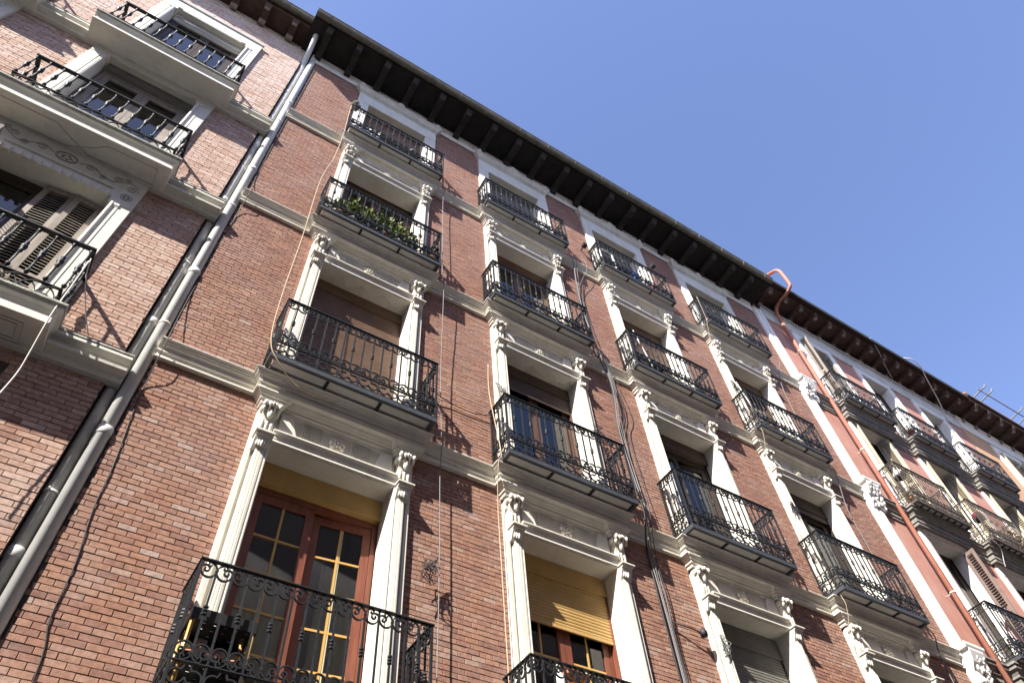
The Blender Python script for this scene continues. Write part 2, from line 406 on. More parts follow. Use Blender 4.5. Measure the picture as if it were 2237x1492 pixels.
def capital(z0, z1, leafy):
    mb = MB(); h = z1-z0
    mb.extr_x([(.006, z0), (-.10, z0), (-.108, z0+.35*h), (-.135, z0+.75*h), (-.165, z0+.93*h), (-.165, z1), (.006, z1)], .715, .86)
    r = random.Random(3)
    for x, rx in ((.708, .026), (.758, .021), (.816, .021), (.866, .026)):
        mb.ball((x, -.165, z0+.78*h), (rx, .04, .19*h)); mb.ball((x, -.145, z0+.55*h), (rx*.7, .03, .16*h))
    mb.ball((.787, -.135, z0+.36*h), (.036, .030, .36*h)); mb.ball((.787, -.185, z0+.80*h), (.016, .03, .13*h))
    for x in (.700, .874): mb.ball((x, -.06, z0+.72*h), (.022, .075, .2*h))
    if leafy:
        for i in range(26):
            a = r.random(); x = .715+.145*r.random(); z = z0+h*(.05+.9*a)
            mb.ball((x, -.115-.06*a-.02*r.random(), z), (.014+.012*r.random(), .022, .02+.02*r.random()), 6, 4)
        for i in range(20):
            x = .70+.175*r.random(); z = -.02+.16*r.random(); mb.ball((x, -.13-.03*r.random(), z), (.016+.012*r.random(), .028, .022), 6, 4)
    return mb
def lintel(T):
    return MB().extr_x([(.236, 0), (-.082, 0), (-.082, .012), (-.092, .014), (-.092, .020), (-.104, .024), (-.104, .058), (-.110, .062), (-.110, .105), (-.118, .110), (-.150, .132), (-.150, .150), (-.140, .156),
                        (-.030, .162), (-.012, .17), (-.012, T-.14), (.006, T-.14), (.006, .25), (.236, .25)], -.7055, .7055)
def architrave(T):
    return MB().sweep([(-.905, 0), (-.905, -.105), (-.675, -.105), (-.675, -.030), (.675, -.030), (.675, -.105), (.905, -.105), (.905, 0)],
                      [(-.03, T-.152), (.008, T-.152), (.010, T-.105), (.030, T-.102), (.032, T-.062), (.050, T-.058), (.050, T-.046), (.066, T-.030), (.080, T-.012), (.080, T+.006), (-.03, T+.006)])
def end_panel(T):
    z0, z1 = .178, T-.16; mb = MB()
    p = [(.655, z0+.015), (.43, z0+.015), (.52, z1), (.655, z1)]; q = [(.645, z0+.03), (.452, z0+.03), (.53, z1-.01), (.645, z1-.01)]
    vs = [(x, -.011, z) for x, z in p]+[(x, -.052, z) for x, z in p]+[(x, -.064, z) for x, z in q]
    fs = [(i, (i+1) % 4, 4+(i+1) % 4, 4+i) for i in range(4)]+[(4+i, 4+(i+1) % 4, 8+(i+1) % 4, 8+i) for i in range(4)]+[(8, 9, 10, 11)]
    return mb.add(vs, fs)
def fluted_panel(T):
    mb = MB(); z0, z1 = .185, T-.165
    mb.box(.155, .405, -.026, -.011, z0-.008, z1+.008)
    for i in range(11):
        x = .166+i*.0218; mb.add([(x, -.026, z0), (x+.007, -.046, z0), (x+.014, -.026, z0), (x, -.026, z1), (x+.007, -.046, z1), (x+.014, -.026, z1)], [(0, 1, 4, 3), (1, 2, 5, 4), (0, 2, 1), (3, 4, 5)])
    return mb
def flower(T, big):
    zc = .17+(T-.33)*.55; r = random.Random(9); mb = MB()
    for i in range(7):                        # ragged outer leaves
        a = i*math.pi/3.5+.3; mb.ball((.066*math.cos(a), -.040-.012*r.random(), zc+.072*math.sin(a)), (.030+.010*r.random(), .030, .034), 7, 4)
    for i in range(7):
        a = i*math.pi/3.5; mb.ball((.038*math.cos(a), -.070, zc+.040*math.sin(a)), (.019, .022, .021), 6, 4)
    mb.ball((0, -.080, zc), (.020, .02, .020))
    for i in range(5): mb.ball((-.03+.015*i, -.040, zc-.095-.012*abs(i-2)), (.014, .022, .034), 5, 4)
    mb.box(-.085, .085, -.080, -.012, .168, .188)
    mb.ball((0, -.055, .21), (.020, .026, .03), 6, 4)
    return mb
def surround(f, x, zt, par, T, style, mat):
    H = zt-ZS[f]-.062
    s = empty('window_surround', par, (x, 0, zt))
    for sx in (-1, 1):
        obj('pilaster', cached(('pil', f, sx), lambda: mirror(lambda: pilaster(H), sx).mesh('pilaster', mat)), s, (x, 0, zt))
        obj('corbel', cached(('cor', sx), lambda: mirror(corbel, sx).mesh('corbel', mat)), s, (x, 0, zt))
        obj('fluted_shaft', cached(('shaft', f, sx), lambda: mirror(lambda: shaft(T-.38), sx).mesh('fluted_shaft', mat)), s, (x, 0, zt))
        obj('capital', cached(('cap', f, sx), lambda: mirror(lambda: capital(T-.38, T-.152, style), sx).mesh('capital', mat)), s, (x, 0, zt))
        obj('end_panel', cached(('ep', f, sx), lambda: mirror(lambda: end_panel(T), sx).mesh('end_panel', mat)), s, (x, 0, zt))
        obj('fluted_panel', cached(('fp', f, sx), lambda: mirror(lambda: fluted_panel(T), sx).mesh('fluted_panel', mat)), s, (x, 0, zt))
    obj('lintel', cached(('lin', f), lambda: lintel(T).mesh('lintel', mat)), s, (x, 0, zt))
    obj('architrave', cached(('arch', f), lambda: architrave(T).mesh('architrave', mat)), s, (x, 0, zt))
    obj('flower_ornament', cached(('flo', f), lambda: flower(T, f == 2).mesh('flower_ornament', 'cream_old')), s, (x, 0, zt))
    return s
def top_surround(x, zt, par, mat='cream'):
    s = empty('window_surround', par, (x, 0, zt)); H = zt-ZS[5]-.062
    def jamb():
        return MB().extr_z([(.69, .236), (.69, -.045), (.70, -.05), (.72, -.05), (.724, -.042), (.748, -.042), (.752, -.05), (.772, -.05), (.776, -.042), (.80, -.042), (.804, -.052), (.90, -.052), (.945, -.052), (.945, .006), (.80, .006), (.80, .236)], -H, 0)
    for sx in (-1, 1): obj('jamb', cached(('tj', sx), lambda: mirror(jamb, sx).mesh('jamb', mat)), s, (x, 0, zt))
    obj('lintel', cached('tl', lambda: MB().extr_x([(.236, 0), (-.045, 0), (-.052, .01), (-.052, .46), (.006, .46), (.006, .2), (.236, .2)], -.945, .945).mesh('lintel', mat)), s, (x, 0, zt))
    def cornice():
        mb = MB().sweep([(-.945, 0), (-.945, -.05), (.945, -.05), (.945, 0)], [(-.03, .46), (.012, .46), (.014, .51), (.034, .52), (.034, .555), (.050, .565), (.058, .60), (.085, .645), (.105, .665), (.105, .70), (-.03, .72)])
        for x0, wd, h in ((-.95, .10, .17), (.95, .10, .17), (0, .21, .20)):
            mb.extr_y([(x0-wd, .69), (x0+wd, .69), (x0+wd*.72, .72), (x0+wd*.42, .75), (x0+wd*.28, .70+h*.85), (x0, .70+h), (x0-wd*.28, .70+h*.85), (x0-wd*.42, .75), (x0-wd*.72, .72)], -.150, -.05)
        return mb.mesh('cornice', 'cream_old')
    obj('cornice', cached('tc', cornice), s, (x, 0, zt))
    return s
TT = {2: ZS[3]-.255-ZT[2]+.0, 3: ZS[4]-.255-ZT[3], 4: ZS[5]-.255-ZT[4]}
for x in XC:
    for f in (2, 3, 4): surround(f, x, ZT[f], main, TT[f], f == 4, 'cream')
    top_surround(x, ZT[5], main)

# ---- balconies
def spiral_path(sgn):
    """one scroll of the pair: an S made of a large loop and two small curls, in the x-z plane, centre (0,0), loop radius 1"""
    P = []
    for i in range(11):                       # upper curl, wound from its eye outwards
        t = i/10; a = R(-200)+t*R(330); rr = .13+.27*t
        P.append((-.06+rr*math.cos(a), .62+rr*math.sin(a)))
    for i in range(1, 16):                    # large loop down the outside and up the inside
        t = i/15; a = R(118)+t*R(242)
        P.append((math.cos(a), math.sin(a)-.02))
    for i in range(1, 13):                    # lower curl
        t = i/12; a = t*R(420); rr = .56*(1-t)+.13
        P.append((.44*(1-.25*t)+rr*math.cos(a), .0+rr*math.sin(a)*.9))
    return [(sgn*x, z) for x, z in P]
def scroll_pair(flip, rad):
    mb = MB()
    for sg in (-1, 1):
        pts = [(sg*.0605+x*rad, 0, (-1 if flip else 1)*z*rad*1.12) for x, z in spiral_path(sg)]
        mb.tube(pts, 0, sq=(.0052, .009))
    return mb
def collar_bar(z0, z1):
    mb = MB().box(-.008, .008, -.008, .008, z0+.03, z1-.03)
    for z, s in ((z0, 1), (z1, -1)):
        mb.add([(-.0095, -.0095, z), (.0095, -.0095, z), (.0095, .0095, z), (-.0095, .0095, z), (-.012, -.012, z+s*.012), (.012, -.012, z+s*.012), (.012, .012, z+s*.012), (-.012, .012, z+s*.012),
                (-.0065, -.0065, z+s*.045), (.0065, -.0065, z+s*.045), (.0065, .0065, z+s*.045), (-.0065, .0065, z+s*.045)],
               [(i, (i+1) % 4, 4+(i+1) % 4, 4+i) for i in range(4)]+[(4+i, 4+(i+1) % 4, 8+(i+1) % 4, 8+i) for i in range(4)]+[(0, 1, 2, 3)])
    zc = (z0+z1)/2
    for k in (-1, 0, 1): mb.lathe([(.008, zc+k*.028-.013), (.021, zc+k*.028-.007), (.021, zc+k*.028+.007), (.008, zc+k*.028+.013)], n=6, smooth=False)
    return mb
def ring_panel(h):
    """lower panel of one bay: paired open rings with small horns"""
    mb = MB()
    for x, s in ((-.0605, 1), (.0605, -1)):
        pts = []
        for i in range(19):
            a = R(65)+i/18*R(285); rr = .054
            pts.append((x+s*rr*math.cos(a), 0, rr*.92*math.sin(a)))
        pts = [(x+s*.040, 0, .078)] + pts + [(x+s*.055, 0, -.02), (x+s*.058, 0, .0)]
        mb.tube(pts, 0, sq=(.0056, .009))
        mb.tube([(x-s*.01, 0, -.044), (x+s*.005, 0, -.062), (x+s*.025, 0, -.075)], 0, sq=(.005, .008))
    return mb
def bar(h): return MB().box(-.008, .008, -.008, .008, 0, h)
def railing(par, x, hw, p, zs, zr, mat, nb=8, ns=2, tag_=''):
    """wrought-iron railing; x centre, half width hw, projection p, slab top zs, rail top zr"""
    h = zr-zs; mid = .20 if h < 1.04 else .215
    key = (tag_, round(h, 3), mat)
    top = cached(('sc1',)+key, lambda: scroll_pair(False, .060).mesh('scroll', mat))
    bot = cached(('sc2',)+key, lambda: scroll_pair(True, .0615).mesh('scroll', mat))
    rng = cached(('rng',)+key, lambda: ring_panel(mid).mesh('ring_scroll', mat))
    col = cached(('col',)+key, lambda: collar_bar(mid+.055, h-.075).mesh('collar_bar', mat))
    br = cached(('bar',)+key, lambda: bar(h-.01).mesh('bar', mat))
    ps = cached(('post',)+key, lambda: MB().box(-.011, .011, -.011, .011, 0, h-.006).mesh('post', mat))
    bays = []
    bw = 2*hw/nb
    for i in range(nb):
        bays.append((x-hw+(i+.5)*bw, -p, 0, bw/.25))
        if i: obj('bar', br, par, (x-hw+i*bw, -p, zs))
    sw = (p-.03)/ns
    for s in (-1, 1):
        for i in range(ns):
            bays.append((x+s*hw, -p+(i+.5)*sw, R(90), sw/.25))
            if i: obj('bar', br, par, (x+s*hw, -p+i*sw, zs))
        obj('post', ps, par, (x+s*hw, -p, zs)); obj('post', ps, par, (x+s*hw, -.03, zs))
    for (bx, by, rz, k) in bays:
        rot = (0, 0, rz); sc_ = (k, 1, 1)
        obj('scroll', top, par, (bx, by, zs+h-.086), rot, sc_)
        obj('scroll', bot, par, (bx, by, zs+mid+.075), rot, sc_)
        obj('ring_scroll', rng, par, (bx, by, zs+mid*.5), rot, (k, 1, mid/.205))
        obj('collar_bar', col, par, (bx, by, zs), rot)
    def loop(z, hh, wd):
        pa = [(x-hw, .0), (x-hw, -p), (x+hw, -p), (x+hw, .0)]
        return MB().sweep(pa, [(-wd/2, z), (wd/2, z), (wd/2, z+hh*.7), (wd*.3, z+hh), (-wd*.3, z+hh), (-wd/2, z+hh*.7), (-wd/2, z)])
    obj('top_rail', loop(zr-.014, .016, .040).mesh('top_rail', mat), par)
    obj('middle_rail', loop(zs+mid-.004, .011, .026).mesh('middle_rail', mat), par)
    obj('bottom_rail', loop(zs+.012, .009, .020).mesh('bottom_rail', mat), par)
def iron_slab(par, x, hw, p, z, th, mat='iron_fascia', tiles=3, tmat='slab_tile'):
    hw += .012; p += .012
    mb = MB(); mb.box(x-hw, x+hw, -p, -p+.045, z, z+th); mb.box(x-hw, x-hw+.045, -p+.045, .0, z, z+th); mb.box(x+hw-.045, x+hw, -p+.045, .0, z, z+th)
    obj('slab_frame', mb.mesh('slab_frame', mat), par)
    tw = (2*hw-.09)/tiles
    for i in range(tiles):
        a = x-hw+.045+i*tw
        obj('slab_tile', MB().box(a+.018, a+tw-.018, -p+.048, .004, z+.022, z+th-.002).mesh('slab_tile', tmat), par)
        if i: obj('cross_bar', MB().box(a-.0175, a+.0175, -p+.046, .002, z+.004, z+.05).mesh('cross_bar', 'iron'), par)
for i, x in enumerate(XC):
    for f in (2, 3, 4, 5):
        if f == 2 and i > 1: continue
        b = empty('balcony', main, (x, 0, ZS[f]))
        iron_slab(b, x, 1.0, PB[f], ZS[f], .065 if f < 4 else .052)
        railing(b, x, 1.0, PB[f], ZS[f]+(.065 if f < 4 else .052), ZR[f], 'iron')

# ---- windows
def shutter_mesh(w_, h, mat, per=.042):
    """roller shutter curtain, origin top centre, hanging down h"""
    n = max(2, int(h/per)); pr = [(.0, 0)]
    for i in range(n):
        z = -i*per
        pr += [(-.010, z-.006), (-.013, z-per*.5), (-.010, z-per+.006), (.0, z-per+.001)]
    zb = pr[-1][1]; pr += [(-.016, zb-.002), (-.016, zb-.04), (.004, zb-.04)]
    vs = [(sx*w_, y, z) for sx in (-1, 1) for y, z in pr]; k = len(pr)
    return MB().add(vs, [(i, i+1, k+i+1, k+i) for i in range(k-1)]).mesh('roller_shutter', mat)
def curtain_mesh(x0, x1, h, mat, fold=.05, seed=1):
    n = max(6, int((x1-x0)/.02)); r = random.Random(seed); vs = []
    ph = [r.uniform(0, 6) for _ in range(4)]
    for i in range(n+1):
        x = x0+(x1-x0)*i/n; y = .02*math.sin(x*70+ph[0])+.012*math.sin(x*31+ph[1])
        vs += [(x, y, 0), (x+.01*math.sin(x*17), y*1.4, -h)]
    return MB().add(vs, [(2*i, 2*i+1, 2*i+3, 2*i+2) for i in range(n)], True).mesh('curtain', mat)
def window(par, x, zt, H, spec, hw=.69, y=.225):
    """two-leaf glazed door in the recess, with optional roller shutter and curtains"""
    W_ = empty('window', par, (x, y, zt))
    box_h, sh_h, sh_mat, wood, grid, gold, cur, ajar = spec
    top = zt-.002
    if box_h:      # shutter box panel across the head
        obj('shutter_box', MB().extr_x([(y+.06, top), (y-.045, top), (y-.045, top-box_h+.03), (y-.05, top-box_h+.02), (y-.05, top-box_h), (y+.06, top-box_h)], x-hw+.002, x+hw-.002).mesh('shutter_box', sh_mat), W_)
    if sh_h:
        obj('roller_shutter', shutter_mesh(hw-.03, sh_h, sh_mat), W_, (x, y-.012, top-box_h))
        for a in (x-hw+.002, x+hw-.032): obj('guide_rail', MB().box(a, a+.030, y-.03, y+.02, zt-H, top-box_h-.001).mesh('guide_rail', wood), W_)
    z1 = top-box_h-.001; z0 = zt-H
    fy = y+.03; fw = .055
    mb = MB(); mb.box(x-hw+.002, x-hw+fw, fy, fy+.06, z0, z1); mb.box(x+hw-fw, x+hw-.002, fy, fy+.06, z0, z1); mb.box(x-hw+fw, x+hw-fw, fy, fy+.06, z1-.07, z1)
    obj('frame', mb.mesh('frame', wood), W_)
    lw = hw-fw-.004
    for s in (-1, 1):
        lx0, lx1 = (x-lw, x-.003) if s < 0 else (x+.003, x+lw)
        zz0, zz1 = z0+.02, z1-.075; st = .085; ly = fy+.012
        rot = None; piv = (lx0 if s < 0 else lx1, ly, zz0)
        a = -R(ajar) if (s > 0 and ajar) else 0
        e = empty('leaf', W_, piv); 
        if a: e.rotation_euler = (0, 0, a)
        ox = piv[0]
        mb = MB(); mb.box(lx0-ox, lx0-ox+st, 0, .042, 0, zz1-zz0); mb.box(lx1-ox-st, lx1-ox, 0, .042, 0, zz1-zz0); mb.box(lx0-ox+st, lx1-ox-st, 0, .042, zz1-zz0-.095, zz1-zz0); mb.box(lx0-ox+st, lx1-ox-st, 0, .042, 0, .42)
        lf = obj('leaf_frame', mb.mesh('leaf_frame', wood), e, piv)
        gx0, gx1, gz0, gz1 = lx0-ox+st, lx1-ox-st, .42, zz1-zz0-.095
        nc, nr = grid; pw, ph = (gx1-gx0)/nc, (gz1-gz0)/nr
        for ci in range(nc):
            for ri in range(nr):
                obj('pane', MB().box(gx0+ci*pw+.001, gx0+(ci+1)*pw-.001, .018, .022, gz0+ri*ph+.001, gz0+(ri+1)*ph-.001).mesh('pane', 'glass'), e, piv)
        mb = MB(); mm = .011
        for ci in range(1, nc): mb.box(gx0+ci*pw-mm, gx0+ci*pw+mm, .008, .030, gz0, gz1)
        for ri in range(1, nr): mb.box(gx0, gx1, .009, .029, gz0+ri*ph-mm, gz0+ri*ph+mm)
        if nc*nr > 1: obj('muntin', mb.mesh('muntin', 'gold_bar' if gold else wood), e, piv)
        c_ = cur[0 if s < 0 else 1]
        if c_:
            mt_, f0, f1, hh = c_
            obj('curtain', curtain_mesh(lx0+(lx1-lx0)*f0, lx0+(lx1-lx0)*f1, (zz1-zz0)*hh, mt_, seed=int(x*10)+s), W_, (0, fy+.085, zz1))
    return W_
no = (None, None)
def cc(m1, a=0., b=1., h=1.): return (m1, a, b, h)
SPEC = {
 (2, 0): (.26, 0, 'ochre_shutter', 'redwood', (2, 5), True, (cc('olive_curtain'), cc('olive_curtain', .3, 1)), 6),
 (2, 1): (.24, .62, 'ochre_shutter', 'redwood', (2, 5), True, (None, cc('curtain', .55, 1)), 0),
 (2, 2): (.30, .80, 'grey_shutter', 'darkwood', (1, 1), False, no, 0),
 (2, 3): (.26, .70, 'grey_shutter', 'darkwood', (1, 1), False, no, 0),
 (3, 0): (.22, 2.3, 'brown_shutter', 'brownwood', (1, 1), False, no, 0),
 (3, 1): (.24, .30, 'dark_shutter', 'brownwood', (1, 1), False, (cc('grey_curtain', 0, .4), cc('curtain', .1, .9)), 0),
 (3, 2): (.28, 0, 'dark_shutter', 'darkwood', (1, 1), False, (None, cc('curtain', .6, 1)), 10),
 (3, 3): (.30, .10, 'dark_shutter', 'darkwood', (1, 1), False, (None, cc('grey_curtain')), 0),
 (4, 0): (.0, 0, 'brown_shutter', 'brownwood', (1, 2), False, (cc('curtain', 0, 1, .16), cc('curtain', 0, 1, .16)), 0),
 (4, 1): (.12, 0, 'brown_shutter', 'brownwood', (1, 1), False, (cc('curtain', .55, 1), cc('grey_curtain', 0, 1, .2)), 0),
 (4, 2): (.26, .75, 'brown_shutter', 'brownwood', (1, 1), False, no, 0),
 (4, 3): (.24, .10, 'brown_shutter', 'brownwood', (1, 1), False, (cc('grey_curtain'), cc('curtain', .2, 1)), 0),
 (5, 0): (.55, 0, 'brown_shutter', 'brownwood', (1, 2), False, (None, cc('curtain', 0, .5)), 0),
 (5, 1): (.12, 1.9, 'grey_shutter', 'greywood', (1, 1), False, no, 0),
 (5, 2): (.30, .2, 'grey_shutter', 'greywood', (1, 1), False, (cc('grey_curtain'), None), 0),
 (5, 3): (.30, .9, 'grey_shutter', 'greywood', (1, 1), False, no, 0),
}
for (f, i), sp in SPEC.items():
    window(main, XC[i], ZT[f], ZT[f]-ZS[f]-.062, sp)

for i in (0, 1):
    r = random.Random(40+i); x = XC[i]; pts = []; n = 26
    fr_ = [(x-.66+1.32*k/n, .05+.055*math.sin(k*.9+i)+r.uniform(-.03, .03)) for k in range(n+1)]
    vs = [(a, b, ZT[3]-.004) for a, b in fr_]+[(a, .19, ZT[3]-.004) for a, b in fr_]+[(a, b, ZT[3]+.003) for a, b in fr_]
    m_ = n+1
    fs = [(k, k+1, m_+k+1, m_+k) for k in range(n)]+[(k+1, k, 2*m_+k, 2*m_+k+1) for k in range(n)]
    obj('peeling_plaster', MB().add(vs, fs).mesh('peeling_plaster', 'cream_old'), main)

# ---- eaves
def eaves(par, x0, x1, e, zsof, ztop, step, mat, bmat, gut, first=.35):
    obj('eave', MB().extr_x([(.2, zsof), (-e+.10, zsof+.02), (-e+.10, ztop-.12), (-e+.02, ztop-.10), (-e+.02, ztop-.02), (.2, ztop+.12)], x0, x1).mesh('eave', mat), par)
    def br():
        mb = MB().extr_x([(.0, -.02), (-.03, -.21), (-.10, -.22), (-.16, -.15), (-.26, -.11), (-e*.58, -.115), (-e*.66, -.165), (-e*.78, -.16), (-e*.84, -.08), (-e+.105, -.05), (-e+.105, .03), (0, .03)], -.07, .07)
        return mb.mesh('bracket', 'eave_bracket' if bmat is None else mat)
    me = br(); n = int((x1-x0-first)/step)+1
    tip = MB().box(-.055, .055, -e*.77, -e*.68, -.190, -.155).mesh('bracket_tip', bmat) if bmat else None
    scl = MB().extr_x([(-.035, -.225), (-.095, -.235), (-.135, -.19), (-.155, -.15), (-.035, -.15)], -.073, .073).mesh('bracket_scroll', bmat) if bmat else None
    for k in range(n):
        x = x0+first+k*step
        if x > x1-.06: break
        b = obj('bracket', me, par, (x, 0, zsof))
        if bmat:
            obj('bracket_tip', tip, b, (x, 0, zsof)); obj('bracket_scroll', scl, b, (x, 0, zsof))
    if gut:
        gp = []
        for i in range(9):
            a = R(180)+i*R(22.5); gp.append((-e+.0+.085*math.cos(a), ztop-.02+.125*math.sin(a)))
        gp = [(-e-.085, ztop-.015), (-e-.085, ztop+.002), (-e-.066, ztop+.002)] + [(y*1.0, z) for y, z in gp] + [(-e+.075, ztop-.0)]
        # open half-round channel drawn as a thick shell
        inner = [(y+(.008 if y < -e else -.008), z+.008) for y, z in reversed(gp[3:])]
        gg = obj('gutter', MB().extr_x(gp[3:]+inner, x0, x1).mesh('gutter', 'gutter'), par)
        obj('gutter_rim', MB().box(x0, x1, -e-.098, -e-.080, ztop-.02, ztop+.004).mesh('gutter_rim', 'gutter'), gg)
        clamp = MB().tube([(0, y*1.0-.006 if y < -e else y+.004, z-.006) for y, z in gp[3:12]], 0, sq=(.006, .014)).mesh('gutter_clamp', 'gutter')
        k = 0
        while x0+.3+k*.82 < x1:
            obj('gutter_clamp', clamp, gg, (x0+.3+k*.82, 0, 0)); k += 1
def roof(par, x0, x1, e, z, rise=2.4, mat='roof_tile'):
    obj('roof', MB().extr_x([(-e+.04, z+.005), (-e+.04, z+.07), (6, z+rise+.07), (6, z+rise)], x0, x1).mesh('roof', mat), par)
eaves(main, -.79, XR+.12, .86, 18.80, 18.97, .703, 'eave_wood', None, True, .40)
roof(main, -.79, XR+.12, .80, 18.98)

# ================================================================== LEFT BUILDING
LX = [-2.33, -5.25]
left = tag(empty('pale_brick_building', None, (-4.5, 0, 0)), 'pale pink brick building with thick cream balcony slabs, cut off by the left edge', 'building', 'street front of apartment buildings')
LZT = {5: 17.16, 4: 13.74, 3: 10.10, 2: 6.3}; LZS = {5: 14.17, 4: 10.97, 3: 7.50, 2: 3.9}; LZR = {5: 15.07, 4: 11.88, 3: 8.48}
LL, LR = -7.6, -.645
holes, bholes = [], []
for x in LX:
    for f in (2, 3, 4, 5):
        holes.append((x-.74, x+.74, LZS[f]+.01, LZT[f]+.03)); bholes.append((x-.93, x+.93, LZS[f]-.1, LZT[f]+(.42 if f > 3 else .66)))
wl = obj('wall', backing(LL, LR, 0, 19.1, holes).mesh('wall', 'mortar'), left)
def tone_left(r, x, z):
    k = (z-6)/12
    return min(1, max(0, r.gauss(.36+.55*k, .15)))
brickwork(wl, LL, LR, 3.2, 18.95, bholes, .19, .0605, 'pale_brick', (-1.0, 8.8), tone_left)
obj('plinth', MB().box(LL, LR, -.03, .006, 0, 3.18).mesh('plinth', 'plinth_stone'), left)
obj('interior', MB().box(LL+.02, LR-.02, .9, 7, .1, 18.9).mesh('interior', 'interior'), left)
obj('party_wall', MB().box(LR+.001, XL-.001, .165, .24, 0, 18.78).mesh('party_wall', 'mortar'), left)
for f in (3, 4, 5):
    zt = LZS[f]-.05
    pf = [(-.02, zt-.27), (.07, zt-.27), (.075, zt-.20), (.085, zt-.19), (.165, zt-.185), (.17, zt-.155), (.10, zt-.145), (.11, zt-.06), (.19, zt-.045), (.19, zt-.004), (-.02, zt)]
    sc_ = obj('string_course', MB().sweep([(LL, 0), (-.525, 0)], pf).mesh('string_course', 'left_cream'), left)
    obj('weathered_ledge', MB().box(LL, -.522, -.198, .0, zt+.001, zt+.022).mesh('weathered_ledge', 'moss_stone'), sc_)
def turned(h):
    z = lambda t: t*h
    mb = MB().lathe([(.013, 0), (.013, z(.06)), (.024, z(.07)), (.024, z(.10)), (.011, z(.12)), (.011, z(.38)), (.022, z(.395)), (.022, z(.42)), (.015, z(.43)), (.030, z(.47)), (.034, z(.50)),
                     (.030, z(.53)), (.015, z(.57)), (.022, z(.58)), (.022, z(.605)), (.011, z(.62)), (.011, z(.90)), (.021, z(.915)), (.021, z(.945)), (.012, z(.955)), (.012, h)], n=8)
    return mb
def arcs(wd, h):
    mb = MB()
    for s in (-1, 1):
        mb.tube([(s*(-wd/2+wd*math.sin(t*math.pi/2)), .0+s*.004, h*math.cos(t*math.pi/2)*.98) for t in [i/9 for i in range(10)]], 0, sq=(.0045, .008))
    mb.tube([(.045*math.cos(R(180)*i/8), 0, .05*math.sin(R(180)*i/8)) for i in range(9)], 0, sq=(.0045, .008))
    return mb
def left_balcony(x, f, full=True):
    zt = LZS[f]; p = .47; hw = 1.06
    b = empty('balcony', left, (x, 0, zt))
    sl_ = obj('slab', MB().sweep([(x-hw, .0), (x-hw, -p+.07), (x+hw, -p+.07), (x+hw, .0)],
        [(-.30, zt-.30), (.0, zt-.30), (.0, zt-.30), (.035, zt-.295), (.035, zt-.255), (.01, zt-.245), (.012, zt-.15), (.03, zt-.11), (.06, zt-.09), (.06, zt-.062), (-.30, zt-.06)]).mesh('slab', 'left_cream'), b)
    obj('slab_core', MB().box(x-hw+.01, x+hw-.01, -p+.08, 0, zt-.299, zt-.062).mesh('slab_core', 'left_cream'), sl_)
    obj('slab_nosing', MB().extr_x([(.0, zt-.061), (-p-.005, zt-.061), (-p-.015, zt-.045), (-p-.015, zt-.018), (-p, zt), (0, zt)], x-hw-.07, x+hw+.07).mesh('slab_nosing', 'moss_stone'), sl_)
    zr = LZR[f]; rh = zr-zt; low = .20 if f < 5 else .12; hr = .985; py = .43
    me = cached(('turn', f), lambda: turned(rh-low-.012).mesh('baluster', 'iron')); ar = cached(('arc', f), lambda: arcs(.165, low-.012).mesh('arch_scroll', 'iron'))
    n = 12; st = 2*hr/n
    for i in range(n+1): obj('baluster', me, b, (x-hr+i*st, -py, zt+low))
    for i in range(n): obj('arch_scroll', ar, b, (x-hr+(i+.5)*st, -py, zt+.006))
    for s in (-1, 1):
        for k in (1, 2): obj('baluster', me, b, (x+s*hr, -py+k*.15, zt+low)); 
        for k in (0, 1, 2): obj('arch_scroll', ar, b, (x+s*hr, -py+(k+.5)*.143, zt+.006), (0, 0, R(90)))
        obj('post', cached(('lp', f), lambda: MB().box(-.014, .014, -.014, .014, 0, rh-.006).mesh('post', 'iron')), b, (x+s*hr, -.02, zt))
    pa = [(x-hr, .0), (x-hr, -py), (x+hr, -py), (x+hr, .0)]
    for nm, z, hh, wd in (('top_rail', zr-.024, .028, .058), ('middle_rail', zt+low-.006, .014, .034)):
        obj(nm, MB().sweep(pa, [(-wd/2, z), (wd/2, z), (wd/2, z+hh*.6), (wd*.25, z+hh), (-wd*.25, z+hh), (-wd/2, z+hh*.6), (-wd/2, z)]).mesh(nm, 'iron'), b)
    return b, sl_
